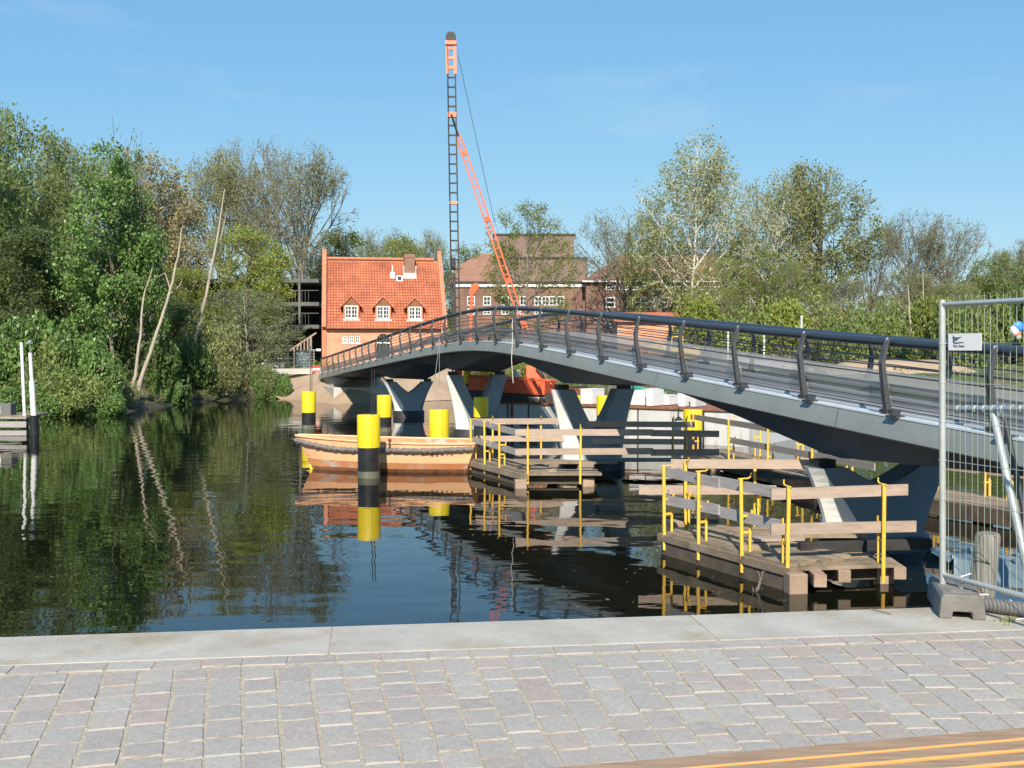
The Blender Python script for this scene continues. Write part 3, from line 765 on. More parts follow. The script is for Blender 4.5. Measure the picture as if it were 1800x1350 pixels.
make_pier(PIERS[2], 1.22, .80, 1.35, .30, .48, .18, False)
make_pier(PIERS[3], 1.25, .70, .55, .30, .48, .18, False)
# far abutment
b = MB()
p, th = BP(27.3)
for a_, c_, z0_, z1_, t0, t1 in ((25.6, 28.6, -1, .95, -.2, BW + .2), (26.6, 28.6, .95, 1.55, .1, BW - .1)):
    V = [BF(k, t, 0) for k in (a_, c_) for t in (t0, t1)]
    for z in (z0_, z1_):
        pass
    b.add([Vector((v.x, v.y, z)) for z in (z0_, z1_) for v in (V[0], V[1], V[3], V[2])], [(3, 2, 1, 0), (4, 5, 6, 7), (0, 1, 5, 4), (1, 2, 6, 5), (2, 3, 7, 6), (3, 0, 4, 7)])
tag(b.build('bridge_abutment', MT['conc'], bevel=.03), 'pale concrete abutment under the far end of the footbridge', 'abutment')
b = MB()
V = [BF(k, t, 0) for k in (-4.6, -3.2) for t in (-.3, BW + .3)]
b.add([Vector((v.x, v.y, z)) for z in (-1.4, 1.45) for v in (V[0], V[1], V[3], V[2])], [(3, 2, 1, 0), (4, 5, 6, 7), (0, 1, 5, 4), (1, 2, 6, 5), (2, 3, 7, 6), (3, 0, 4, 7)])
tag(b.build('landing', MT['conc']), kind='structure')

# ------------------------------------------------------------------ timber work platforms round the piers
PZ = .38
def guard_post(parent, base, inward, h=1.06, mat='postyel'):
    base = Vector(base); i = Vector(inward).normalized(); t = Vector((-i.y, i.x, 0))
    lean = t * rnd.uniform(-.015, .015) - i * rnd.uniform(0, .02)
    b = MB()
    b.tube([base + Vector((0, 0, -.30)), base + Vector((0, 0, h)) + lean], .029, 8)
    b.tube([base + i * .14 + Vector((0, 0, -.05)), base + i * .14 + Vector((0, 0, .50))], .022, 8)
    for z in (.52, .28): b.bar(base + Vector((0, 0, z)), base + i * .17 + Vector((0, 0, z)), .03, .035)
    b.bar(base + i * .17 + Vector((0, 0, .50)), base + i * .17 + Vector((0, 0, .60)), .03, .02, up=t)
    b.tube([base + lean + Vector((0, 0, h)) - i * .05, base + lean + i * .13 + Vector((0, 0, h)), base + lean + i * .17 + Vector((0, 0, h + .02)), base + lean + i * .18 + Vector((0, 0, h + .075))], .012, 6)
    b.build('guard_post', MT[mat], parent, True, 50)
def guard_board(parent, p, q, z, off, mat='board', th=.035, hh=.155, tilt=0):
    p = Vector((p[0], p[1], PZ + z)); q = Vector((q[0], q[1], PZ + z + tilt + rnd.uniform(-.025, .025))); o = Vector((off[0], off[1], 0))
    c = (p + q) / 2 + o; d = q - p
    b = MB(); b.box((0, 0, 0), (d.length, th, hh))
    o_ = b.build('guard_board', MT[mat], parent, org=(0, 0, 0))
    o_.location = c - ORG[parent.name]; o_.rotation_euler = (0, -math.asin(d.z / d.length), math.atan2(d.y, d.x))
    ORG[o_.name] = ORG[parent.name]
    return o_
def planks(parent, a, c, inward, n, wd, z=PZ, jitter=.04, mat='plank', th=.05):
    a = Vector((a[0], a[1], 0)); c = Vector((c[0], c[1], 0)); d = (c - a).normalized(); i = Vector(inward).normalized()
    for j in range(n):
        e0, e1 = rnd.uniform(-jitter, jitter), rnd.uniform(-jitter, jitter)
        p = a + d * e0 + i * (wd * (j + .5)) ; q = c + d * e1 + i * (wd * (j + .5))
        dz = rnd.uniform(-.012, .012)
        b = MB(); b.bar(p + Vector((0, 0, z - th / 2 + dz)), q + Vector((0, 0, z - th / 2 + dz + rnd.uniform(-.01, .01))), wd - .014, th)
        b.build('deck_plank', MT[mat], parent)
def beam(parent, p, q, wd, ht, mat='beam', name='beam'):
    b = MB(); b.bar(p, q, wd, ht); return b.build(name, MT[mat], parent, bevel=.008)

# platform 1: U-shaped, around the nearest pier
A1 = WZ(1164, 933, PZ); B1 = WZ(1384, 991, PZ); C1 = WZ(1560, 985, PZ); D1 = WZ(1206, 921, PZ); E1 = WZ(1424, 921, PZ)
plat = thing('work_platform', 'nearest timber work platform, U-shaped around the nearest pier, with yellow guard posts', 'work platform', (B1.x, B1.y, 0), group='timber work platforms around the piers')
dl = (B1 - A1).normalized(); il = Vector((-dl.y, dl.x, 0))
if il.x < 0: il = -il
df = (C1 - B1).normalized(); inf_ = Vector((-df.y, df.x, 0))
planks(plat, A1, B1, il, 6, .2, jitter=.1)
planks(plat, B1 + df * .05, C1 + df * .1, inf_, 5, .19, z=PZ - .055)
planks(plat, D1 + Vector((.2, 0, 0)), E1 + Vector((.6, 0, 0)), -inf_ + Vector((0, 0, 0)), 4, .2, z=PZ - .055)
beam(plat, A1 + il * .03 + Vector((0, 0, -.11)) - dl * .1, B1 + il * .03 + Vector((0, 0, -.11)) + dl * .1, .12, .12, 'plank')
beam(plat, A1 + il * .05 + Vector((0, 0, -.26)), B1 + il * .05 + Vector((0, 0, -.26)), .10, .26)
beam(plat, A1 + il * 1.15 + Vector((0, 0, -.18)), B1 + il * 1.15 + Vector((0, 0, -.18)), .14, .22)
beam(plat, B1 + inf_ * .30 + Vector((0, 0, -.2)), C1 + inf_ * .30 + Vector((0, 0, -.2)), .1, .24)
beam(plat, B1 + inf_ * .95 + Vector((0, 0, .03)) + df * .6, C1 + inf_ * .95 + Vector((0, 0, .03)) + df * 1.2, .12, .16, 'dark')
for x, y in ((1432, 1014), (1474, 1006), (1570, 1001)):
    p = WZ(x, y, .20); beam(plat, p + Vector((0, -.28, .0)), p + Vector((.1, 1.4, .0)), .17, .17, 'pileend', 'cross_beam')
for p in (B1 + Vector((.10, -.05, 0)), C1 + Vector((.05, .35, 0)), A1 + Vector((.15, .1, 0)), WZ(1330, 1000, 0) + Vector((.25, .5, 0))):
    b = MB(); b.box((p.x, p.y, -.4), (.26, .24, 1.34), KA); b.build('pile', MT['pileend'], plat, bevel=.015)
for t in (.02, .30, .62):                              # left guard: boards run almost along the line of sight
    guard_post(plat, A1.lerp(B1, t / .66 * .72) , il)
guard_post(plat, B1, inf_); guard_post(plat, C1 - df * .06, inf_)
guard_post(plat, D1 + Vector((0, 0, 0)), inf_ * -1); guard_post(plat, WZ(1327, 915, PZ), inf_ * -1)
e = il * .055
A1a = A1 + dl * -.02
for z, x1 in ((.95, .92), (.50, .92)):
    guard_board(plat, A1a, A1.lerp(B1, .47), z, e, 'boardgrey'); guard_board(plat, A1.lerp(B1, .40), A1.lerp(B1, x1), z - .01, e * 1.7, 'boardgrey')
for z, ext in ((.95, .32), (.47, .45)):
    guard_board(plat, B1 - df * .22, C1 + df * ext, z, inf_ * .055)
pb = WZ(1122, 915, PZ)
guard_board(plat, WZ(1178, 918, PZ), E1 + (E1 - D1).normalized() * .2, 1.0, (0, -.06, 0)); guard_board(plat, WZ(1122, 918, PZ), WZ(1362, 918, PZ), .56, (0, -.06, 0))
b = MB(); p = WZ(1360, 947, PZ + .03); b.box(p, (.9, .25, .04), .15); b.build('loose_plank', MT['board'], plat)
b = MB(); p = WZ(1325, 962, PZ + .03); b.box(p, (.42, .16, .1), .1); b.build('loose_plank', MT['plank'], plat)
b = MB(); p = WZ(1183, 920, PZ + .04); b.box(p, (.25, .3, .09), .5); b.build('loose_plank', MT['pileend'], plat)
b = MB(); p = WZ(1330, 1004, .28)
for i in range(3): b.tube([p + Vector((.05 * math.sin(a + i), 0, -.16 + .16 * math.cos(a * .9))) + Vector((.03 * i, 0, 0)) for a in [j * .6 for j in range(9)]], .008, 5)
b.build('rope_coil', MT['rope'], plat, True)

# platform 2: around the second pier
A2 = WZ(828, 806, PZ); A2b = WZ(848, 812, PZ); B2 = WZ(922, 829, PZ); C2 = WZ(1020, 829, PZ); D2 = WZ(862, 803, PZ); E2 = WZ(1080, 803, PZ)
plat2 = thing('work_platform', 'timber work platform beside the orange boat, around the second pier', 'work platform', (B2.x, B2.y, 0), group='timber work platforms around the piers')
dl = (B2 - A2).normalized(); il = Vector((-dl.y, dl.x, 0))
if il.x < 0: il = -il
df = (C2 - B2).normalized(); inf_ = Vector((-df.y, df.x, 0))
planks(plat2, A2, B2, il, 4, .22)
planks(plat2, B2, C2 + df * .5, inf_, 5, .22, z=PZ - .055)
planks(plat2, D2, E2, Vector((0, -1, 0)), 4, .22, z=PZ - .055)
F2 = WZ(1255, 803, PZ)
planks(plat2, E2 + Vector((.2, -.4, 0)), F2 + Vector((.2, -.4, 0)), Vector((0, 1, 0)), 3, .24, z=PZ - .06)
beam(plat2, A2 + Vector((0, 0, -.13)), B2 + Vector((0, 0, -.13)) + dl * .1, .12, .15, 'plank')
beam(plat2, A2 + il * .05 + Vector((0, 0, -.28)), B2 + il * .05 + Vector((0, 0, -.28)), .1, .2)
beam(plat2, B2 + inf_ * .3 + Vector((0, 0, -.2)), C2 + inf_ * .3 + Vector((0, 0, -.2)), .1, .26)
for x, y in ((910, 829), (967, 832), (1026, 830)):
    p = WZ(x, y, .22); beam(plat2, p + Vector((0, -.3, 0)), p + Vector((.2, 1.6, 0)), .24 if x < 1000 else .4, .2, 'pileend', 'cross_beam')
for p in (B2 + Vector((-.1, -.1, 0)), C2 + Vector((.2, .3, 0)), A2 + Vector((.2, .1, 0)), F2):
    b = MB(); b.box((p.x, p.y, -.4), (.28, .26, 1.2), KA); b.build('pile', MT['pileend'], plat2, bevel=.015)
for t in (.0, .28, .56): guard_post(plat2, A2.lerp(B2, t), il)
for p in (B2 + df * .08, C2): guard_post(plat2, p, inf_)
for x in (866, 951, 1182, 1206): guard_post(plat2, WZ(x, 803, PZ), Vector((0, -1, 0)))
for z in (.97, .5):
    guard_board(plat2, A2, A2.lerp(B2, .35), z, il * .05, 'boardgrey'); guard_board(plat2, A2.lerp(B2, .3), A2.lerp(B2, .95), z - .02, il * .09, 'boardgrey', tilt=-.08)
    guard_board(plat2, B2 - df * .22, C2 + df * 1.75, z - .03, inf_ * .05); guard_board(plat2, C2 + df * 1.7, WZ(1265, 829, PZ), z - .05, inf_ * .09)
    guard_board(plat2, D2 - Vector((.4, 0, 0)), WZ(1012, 803, PZ), z, (0, -.05, 0)); guard_board(plat2, WZ(1005, 803, PZ), WZ(1220, 803, PZ), z - .06, (0, -.09, 0))

# gangway on the shaded side of the bridge
A3 = WZ(1208, 790, PZ); B3 = WZ(1436, 842, PZ)
plat3 = thing('gangway', 'timber gangway in the shade behind the bridge, linking the two nearer piers', 'gangway', (B3.x, B3.y, 0))
d3 = (B3 - A3).normalized(); i3 = Vector((-d3.y, d3.x, 0))
if i3.x < 0: i3 = -i3
planks(plat3, A3, B3, i3, 5, .24)
beam(plat3, A3 + Vector((0, 0, -.2)), B3 + Vector((0, 0, -.2)), .12, .3); beam(plat3, A3 + i3 * 1.2 + Vector((0, 0, -.2)), B3 + i3 * 1.2 + Vector((0, 0, -.2)), .12, .3)
for t in (.06, .38, .68, .97): guard_post(plat3, A3.lerp(B3, t), i3)
for t in (.3, .62, .93): guard_post(plat3, A3.lerp(B3, t) + i3 * 1.2, -i3)
for z, a, c in ((.97, .02, 1.25), (.5, .36, 1.3)): guard_board(plat3, A3.lerp(B3, a), A3.lerp(B3, c), z, i3 * .05, 'boardgrey')
for t in (.03, .5, .95):
    p = A3.lerp(B3, t) + i3 * .6; b = MB(); b.box((p.x, p.y, -.4), (.28, .28, 1.3)); b.build('pile', MT['pileend'], plat3)
b = MB(); p = WZ(1418, 806, PZ + .15) ; b.box(p, (.55, .3, .3), .3); b.build('timber_block', MT['pileend'], plat3)
# last stretch of staging, seen through the mesh fence
A4 = WZ(1560, 862, PZ); B4 = WZ(1860, 905, PZ)
plat4 = thing('staging', 'short timber staging behind the pier, seen through the mesh fence', 'staging', (A4.x, A4.y, 0))
d4 = (B4 - A4).normalized(); i4 = Vector((-d4.y, d4.x, 0))
planks(plat4, A4, B4, i4, 5, .24)
beam(plat4, A4 + Vector((0, 0, -.2)), B4 + Vector((0, 0, -.2)), .12, .3)
for t in (.1, .42, .55, .9): guard_post(plat4, A4.lerp(B4, t) + i4 * 1.1, -i4)
for z in (.97, .5): guard_board(plat4, A4, B4, z, i4 * 1.05)
for t in (.05, .5, .95):
    p = A4.lerp(B4, t) + i4 * .5; b = MB(); b.box((p.x, p.y, -.4), (.28, .28, 1.3)); b.build('pile', MT['pileend'], plat4)

# ------------------------------------------------------------------ mooring piles
def moor(x, wpx, ytop, ybot, ywater, label, rod=0, Yat=None):
    Y = Yat if Yat else .575 * F / wpx if ywater is None else WZ(x, ywater, 0).y
    pt = W(x, ytop, Y); pb = W(x, ybot, Y); r = wpx * Y / F / 2
    o = thing('mooring_pile', label, 'mooring pile', (pt.x, Y, 0), group='yellow-topped black mooring piles')
    lx, ly = rnd.uniform(-.01, .01), 0
    b = MB(); b.cyl((pt.x, Y), r, -1.5, pb.z + .02, 28); b.build('pile_shaft', MT['pileblk'], o, True, 50)
    b = MB(); b.tube([(pt.x, Y, -.3), (pt.x, Y, .10), (pt.x, Y, .17)], [r + .006, r + .006, r + .001], 28, cap=False); b.build('tide_band', MT['algae'], o, True, 50)
    b = MB(); b.tube([(pt.x, Y, pb.z), (pt.x, Y, pt.z - .02), (pt.x, Y, pt.z - .004), (pt.x, Y, pt.z)], [r + .012, r + .012, r + .006, r - .02], 32); s = b.build('yellow_sleeve', MT['yellow'], o, True, 50)
    b = MB(); b.bar((pt.x + r * .42, Y - r * .93, pb.z + .03), (pt.x + r * .42, Y - r * .93, pt.z - .08), .012, .012); b.build('seam', MT['dark'], s)
    if rod:
        b = MB()
        for dx in (-.02, .05): b.tube([(pt.x + dx + r * .3, Y, pt.z - .01), (pt.x + dx + r * .3 + .02, Y, pt.z + rod)], .014, 6)
        b.build('rod', MT['dark'], o)
    return o
moor(648, 39, 729, 786, 839, 'mooring pile in front of the orange boat, the nearest of all', 1.13)
moor(771.5, 34.4, 720, 770, None, 'mooring pile just behind the stern half of the orange boat')
moor(675.5, 25, 694.4, 733, None, 'mooring pile right behind the nearest pile, before the farthest V pier')
moor(542.5, 24.2, 688, 725, None, 'mooring pile farthest to the left, before the brown embankment', 1.9)
moor(845.5, 24.9, 698, 733, None, 'mooring pile in the shade, before the right arm of the third pier', Yat=39.3)
moor(1061, 24, 695, 730, None, 'mooring pile seen inside the V of the second pier, in front of the white pontoon', 1.5, 38.6)
moor(1008, 24, 695, 722, None, 'mooring pile half hidden behind the left arm of the second pier', Yat=39.4)
moor(1218, 32, 720, 761, None, 'mooring pile behind the shaded gangway, to the right of the second pier')

# ------------------------------------------------------------------ orange work boat
bo = thing('work_boat', 'worn orange open work boat with a thick grey rope fender along its side', 'boat', (0, 0, 0), local=True)
bl = WZ(535, 829, 0); br_ = WZ(826, 833, 0)
L_ = (br_ - bl).length
bo.location = bl + Vector((0, .75, 0)); bo.rotation_euler = (0, 0, math.atan2(br_.y - bl.y, br_.x - bl.x))
def hull_ring(t, inset=0.0, top=None, drop=0):
    # t 0 bow .. 1 stern ; local x along, y beam (near side is -y)
    bm = .88 * (math.sin(min(1, t * 1.5 + .02) * math.pi / 2)) ** .62 * (1 if t < .6 else 1 - .20 * ((t - .6) / .4) ** 2)
    sheer = .755 + .16 * (1 - t) ** 2.2 + .03 * t * t
    xt = -.36 * (1 - t) ** 3 + t * (L_ + .22); xb = .10 * (1 - t) + t * (L_ - .05)
    pts = []
    for a, z in ((1.0, sheer), (.965, sheer * .72), (.89, sheer * .34), (.80, .10), (.66, -.10), (.3, -.22), (0.0, -.25)):
        f_ = max(0, min(1, z / sheer)); x = xb + (xt - xb) * f_
        pts.append((x, max(0, bm * a - inset), z))
    return [Vector((x, -y, z)) for x, y, z in pts] + [Vector((x, y, z)) for x, y, z in pts[::-1][1:]]
ts = [0, .03, .07, .13, .2, .3, .42, .55, .7, .85, .95, 1.0]
rings = [hull_ring(t) for t in ts]
nr = len(rings[0])
b = MB(); b.loft([r_[:3] for r_ in rings], cap=False, closed=False); b.loft([r_[-3:] for r_ in rings], cap=False, closed=False)
b.build('upper_hull', MT['boat'], bo, True, 60)
b = MB(); b.loft([r_[2:4] for r_ in rings], cap=False, closed=False); b.loft([r_[-4:-2] for r_ in rings], cap=False, closed=False); b.build('lower_hull', MT['boatlow'], bo, True, 60)
b = MB(); b.loft([r_[3:-3] for r_ in rings], cap=False, closed=False); b.build('bottom', MT['boatbot'], bo, True, 60)
b = MB(); b.add(rings[-1], [tuple(range(nr))]); b.build('transom', MT['boat'], bo)
b = MB(); inner = [[p + Vector((0, 0, .0)) for p in hull_ring(t, .05)] for t in ts[1:]]
for r_ in inner:
    for p in r_: p.z = max(p.z, .16)
b.loft([r_[::-1] for r_ in inner], cap=False, closed=False); b.add(inner[-1], [tuple(range(nr))[::-1]])
b.build('inner_hull', MT['boatlow'], bo, True, 60)
for s in (0, -1):
    b = MB(); b.tube([r_[s] + Vector((0, 0, .015)) for r_ in rings], .035, 8); b.build('gunwale', MT['boat'], bo, True, 60)
b = MB(); b.tube([rings[-1][0], rings[-1][-1]], .035, 8); b.build('stern_rail', MT['rust'], bo, True)
b = MB()
pts = []
for i in range(60):
    t = i / 59; rg = hull_ring(t)
    sag = .10 + .04 * math.sin(t * 9) + .13 * math.sin(min(1, t * 1.15) * math.pi) + (.02 if i % 2 else 0)
    p = rg[0].lerp(rg[1], min(1, sag / .25)); pts.append(p + Vector((-.05 if i == 0 else 0, -.045, 0)))
b.tube(pts, [.066 + .008 * math.sin(i * 2.1) for i in range(60)], 8); b.build('rope_fender', MT['rope'], bo, True)
for t in (.22, .45, .7, .86):
    r_ = hull_ring(t, .05); b = MB(); b.bar(r_[0] + Vector((0, 0, -.12)), r_[-1] + Vector((0, 0, -.12)), .2, .04); b.build('thwart', MT['boatlow'], bo)
b = MB(); b.tube([(.10, -.06, -.06), (.04, -.08, .13)], [.07, .03], 8); b.build('bow_float', MT['yellow'], bo, True)
b = MB(); r_ = hull_ring(.53); b.bar(r_[0] + Vector((0, -.01, .12)), r_[0] + Vector((0, -.05, -.14)), .05, .05); b.build('cleat', MT['dark'], bo)
b = MB()
for i in range(7): 
    r_ = hull_ring(.72 + i * .028); q = r_[1].lerp(r_[2], .2); b.box(q + Vector((0, -.004, 0)), (rnd.uniform(.03, .07), .006, rnd.uniform(.03, .08)))
b.build('peeled_paint', MT['rust'], bo, kind='stuff')

# ------------------------------------------------------------------ landing stage on the left
jt = WZ(48, 737, .76)
Yj = WZ(45, 766, 0).y
jp = W(47, 737, Yj)
st = thing('landing_stage', 'low timber landing stage cut by the left picture edge', 'landing stage', (jp.x, Yj, 0))
for z, h in ((.70, .10), (.45, .26), (.12, .22)):
    b = MB(); b.span((jp.x - 7, Yj - .06, z - h / 2), (jp.x, Yj, z + h / 2 - .03)); b.build('facing_board', MT['boardgrey'], st, bevel=.01)
for i in range(10):
    b = MB(); b.span((jp.x - 7, Yj + .02 + i * .22, .72), (jp.x, Yj + .22 + i * .22 - .02, .77)); b.build('deck_plank', MT['plank'], st)
for x in (-.15, -2.3, -4.6):
    b = MB(); b.cyl((jp.x + x, Yj + .2), .13, -1.4, .68, 12); b.build('pile', MT['beam'], st, True, 50)
b = MB(); b.cyl((jp.x + .24, Yj + .1), .17, -1.4, .78, 14); b.build('pile', MT['pileblk'], st, True, 50)
for xb, xt, yt, yb_, r in ((43.5, 37.5, 602, 738, .075), (59.5, 53, 620, 733, .085)):
    pb = W(xb, yb_, Yj + .1); pt = W(xt, yt, Yj + .1)
    o = thing('marker_pole', 'taller white pole standing at the end of the landing stage' if yt < 610 else 'shorter white pole with a thicker sleeve beside the landing stage', 'pole', pb)
    b = MB(); b.tube([pb, pt], r * .8, 10); b.build('pole_shaft', MT['pole'], o, True, 50)
    if yt > 610:
        b = MB(); b.tube([pb, pb.lerp(pt, .56)], r * 1.25, 10); b.build('pole_sleeve', MT['pole'], o, True, 50)
        b = MB(); b.tube([pt + Vector((-.15, 0, .35)), pt + Vector((.05, 0, .42))], [.03, .1], 8); b.tube([pt, pt + Vector((0, 0, .36))], .01, 5); b.build('pole_lamp', MT['galv'], o, True)
pb = W(6, 735, Yj + .5)
o = thing('electric_box', 'dark grey box with a white notice standing on the landing stage', 'box', (pb.x, Yj + .5, .77))
b = MB(); b.span((pb.x - .6, Yj + .3, .77), (pb.x + .38, Yj + .8, 1.22)); b.build('box_body', MT['galcon'], o, bevel=.02)
b = MB(); b.span((pb.x - .3, Yj + .285, .82), (pb.x - .02, Yj + .297, 1.14)); b.build('white_notice', MT['white'], o)

# ------------------------------------------------------------------ white pontoon with the pile-driving rig
PDZ = 1.25
PL = WZ(866, 705.5, PDZ); PR = WZ(1281, 720, PDZ)
pd = (PR - PL).normalized(); pi_ = Vector((-pd.y, pd.x, 0))
pon = thing('pontoon', 'long white rust-streaked pontoon moored behind the bridge', 'pontoon', (PL.x, PL.y, 0))
PLEN = 10.9
def PP(u, v, z): p = PL + pd * u + pi_ * v; p.z = z; return p
b = MB(); b.add([PP(u, v, z) for z in (-.6, PDZ - .03) for u, v in ((0, 0), (PLEN, 0), (PLEN, 6.5), (0, 6.5))], [(3, 2, 1, 0), (0, 1, 5, 4), (1, 2, 6, 5), (2, 3, 7, 6), (3, 0, 4, 7)])
b.build('hull', MT['hull'], pon)
b = MB(); b.add([PP(u, v, z) for z in (PDZ - .03, PDZ) for u, v in ((-.04, -.04), (PLEN, -.04), (PLEN, 6.5), (-.04, 6.5))], [(3, 2, 1, 0), (4, 5, 6, 7), (0, 1, 5, 4), (1, 2, 6, 5), (2, 3, 7, 6), (3, 0, 4, 7)])
b.build('deck', MT['rust'], pon)
b = MB(); b.bar(PP(0, -.05, PDZ - .03), PP(PLEN, -.05, PDZ - .03), .05, .07); b.build('rubbing_strake', MT['rust'], pon)
for u, mt, wd in ((.75, 'dark', .05), (.95, 'rust', .12), (1.75, 'dark', .05), (4.1, 'rust', .03), (6.6, 'dark', .04), (9.2, 'dark', .06)):
    b = MB(); b.bar(PP(u, -.01, -.3), PP(u, -.01, PDZ - .08), wd, .03, up=pi_); b.build('hull_rib', MT[mt], pon)
b = MB(); b.bar(PP(1.35, -.02, .35), PP(2.15, -.02, .35), .05, .05); b.build('ladder_foot', MT['dark'], pon)
for i in range(6):
    b = MB(); b.tube([PP(.02 + .05 * math.sin(j), -.1, PDZ - .05 - .2 * i - .1 * j) for j in range(4)], .07, 6); b.build('chain_link', MT['rust'], pon)
def on_deck(name, label, cat, x, y0, y1, wpx, mat, v=1.2, dep=.9, group=None, bev=.02):
    # stands on the pontoon, v metres in from its side
    uu = 0
    for i in range(400):
        uu = i * .045; p = PP(uu, v, PDZ)
        if to_px(p)[0] >= x: break
    sc = p.y / F
    h = (y1 - y0) * sc
    o = thing(name, label, cat, p, group=group)
    b = MB(); b.box(p + Vector((0, 0, h / 2 + .02)), (wpx * sc, dep, h), math.atan2(pd.y, pd.x)); b.build('box_body', MT[mat], o, bevel=bev)
    b = MB(); b.box(p + Vector((0, 0, h + .035)), (wpx * sc * 1.03, dep * 1.03, .04), math.atan2(pd.y, pd.x)); b.build('lid', MT['white' if mat != 'rust' else 'dark'], o)
    return o, p, sc, h
on_deck('site_box', 'white site box on the pontoon, seen through the V of the second pier', 'box', 1040, 684, 709, 24, 'white', v=.4)
on_deck('site_box', 'wide white site box on the pontoon, just right of the second pier', 'box', 1128, 688, 712, 30, 'white', v=.8)
on_deck('site_box', 'narrow white cabinet on the pontoon, second white box right of the second pier', 'box', 1150, 684, 713, 12, 'white', v=.5)
on_deck('site_box', 'low white tank on the pontoon under the bridge haunch', 'tank', 1172, 698, 713, 28, 'white', v=1.6)
on_deck('site_box', 'white cabinet farthest right on the pontoon', 'box', 1206, 692, 716, 14, 'white', v=.9)
on_deck('site_box', 'pale blue-white box beside the farthest cabinet on the pontoon', 'box', 1226, 697, 717, 10, 'lead', v=.9)
on_deck('engine', 'small dark rusty engine on the pontoon, inside the second pier\'s V', 'engine', 1014, 683, 706, 18, 'rust', v=2.2)
o, p, sc, h = on_deck('timber_stack', 'stack of brown timber on the pontoon edge below the orange rig', 'timber', 935, 697, 704, 60, 'pileend', v=.6)
b = MB()
p = W(1143, 686, PP(6.2, 2.5, 0).y)
V = [W(1112, 677, p.y), W(1172, 691, p.y - .6), W(1168, 697, p.y - .6), W(1118, 688, p.y)]
b.add(V + [q + Vector((0, .6, -.02)) for q in V], [(0, 1, 2, 3), (7, 6, 5, 4), (0, 4, 5, 1), (1, 5, 6, 2), (2, 6, 7, 3), (3, 7, 4, 0)])
for q in V[:2] + [V[2], V[3]]: b.bar(Vector((q.x, q.y + .3, PDZ)), Vector((q.x, q.y + .3, q.z - .01)), .04, .04, up=(0, 1, 0))
tag(b.build('awning', MT['teal'], org=p), 'turquoise sheet stretched above the white boxes on the pontoon', 'sheet')
# hanging buoy-shaped lamp
p = W(1193, 740, 37.9)
o = thing('fender_buoy', 'small buoy with a dark cone cap hanging by a line before the pontoon side', 'buoy', p)
b = MB(); b.tube([p + Vector((0, 0, .03)), p + Vector((0, 0, .10)), p + Vector((0, 0, .16))], [.17, .10, .02], 14); b.build('cap', MT['dark'], o, True, 40)
b = MB(); b.tube([p + Vector((0, 0, -.22)), p + Vector((0, 0, .03))], [.10, .15], 14); b.build('float', MT['white'], o, True, 40)
b = MB(); b.tube([p + Vector((0, 0, .15)), p + Vector((0, 0, .62))], .012, 5); b.build('line', MT['dark'], o)

# the rig
RY = 44.0
rig = thing('pile_driving_rig', 'tall pile-driving rig with ladder mast and slanted orange brace on the pontoon', 'crane', W(803, 702, RY))
mb_, mt_ = W(803.5, 706, RY), W(792.5, 66, RY)
md = (mt_ - mb_).normalized()
sx_ = Vector((1, 0, 0))
HW = .155
def mp_(y): # point of mast axis at picture height y
    t = (706 - y) / (706 - 66); return mb_.lerp(mt_, t)
for s in (-1, 1):
    b = MB(); b.bar(mb_ + sx_ * HW * s, mp_(130) + sx_ * HW * s, .055, .09, up=(0, 1, 0)); b.build('mast_rail', MT['dark'], rig)
    b = MB(); b.bar(mp_(130) + sx_ * HW * s, mp_(72) + sx_ * HW * s, .11, .12, up=(0, 1, 0)); b.build('mast_head_rail', MT['orange_lt'], rig)
b0 = MB(); b0.bar((-HW, 0, 0), (HW, 0, 0), .07, .06); RM = new_mesh('mast_rung', b0.v, b0.f, MT['dark'])
b0 = MB(); b0.bar((-HW, 0, 0), (HW, 0, 0), .1, .11); RMO = new_mesh('mast_rung', b0.v, b0.f, MT['orange_lt'])
y = 690
while y > 74:
    inst('mast_rung', RMO if y < 132 else RM, rig, mp_(y) - ORG[rig.name]); y -= 16.8
b = MB(); b.box(mp_(76), (.46, .26, .16)); b.build('mast_head', MT['orange_lt'], rig, bevel=.02)
b = MB(); c = mp_(67); b.tube([c + Vector((0, -.07, .04)), c + Vector((0, .07, .04))], .21, 20); b.build('sheave', MT['dark'], rig, True, 40)
for yy in (201, 355): b = MB(); b.box(mp_(yy), (.34, .2, .2 if yy < 300 else .12)); b.build('mast_clamp', MT['orange_lt'], rig)
b = MB(); b.tube([mp_(201) + Vector((-.03, -.1, 0)), W(806, 240, RY) + Vector((0, -.02, 0))], .05, 6); b.build('brace_pin', MT['dark'], rig)
s0, s1 = W(804.5, 236, RY), W(948, 652, RY - .3)
bd = (s1 - s0).normalized(); bs = bd.cross(Vector((0, 1, 0))).normalized()
for s in (-1, 1):
    b = MB(); b.bar(s0 + bs * .06 * s, s0.lerp(s1, .06) + bs * .105 * s, .06, .07); b.bar(s0.lerp(s1, .06) + bs * .105 * s, s1 + bs * .105 * s, .06, .07, up=(0, 1, 0)); b.build('brace_rail', MT['orange'], rig)
n = 27
for i in range(2, n):
    c = s0.lerp(s1, i / n); b = MB(); b.bar(c - bs * .105, c + bs * .105, .032, .035); b.build('brace_rung', MT['orange'], rig)
for t in (.08, .36, .62, .80, .93):
    b = MB(); b.bar(s0.lerp(s1, t) - bd * .12, s0.lerp(s1, t) + bd * .10, .26, .1, up=(0, 1, 0)); b.build('brace_collar', MT['orange'], rig)
for px0, px1 in (((805, 96), (868, 386)), ((786.5, 76), (793, 470))):
    b = MB(); b.tube([W(*px0, RY - .2), W(*px1, RY - .2)], .011, 5); b.build('cable', MT['dark'], rig)
b = MB(); b.bar(W(869, 386, RY - .2), s1, .012, .012); b.build('cable', MT['dark'], rig)
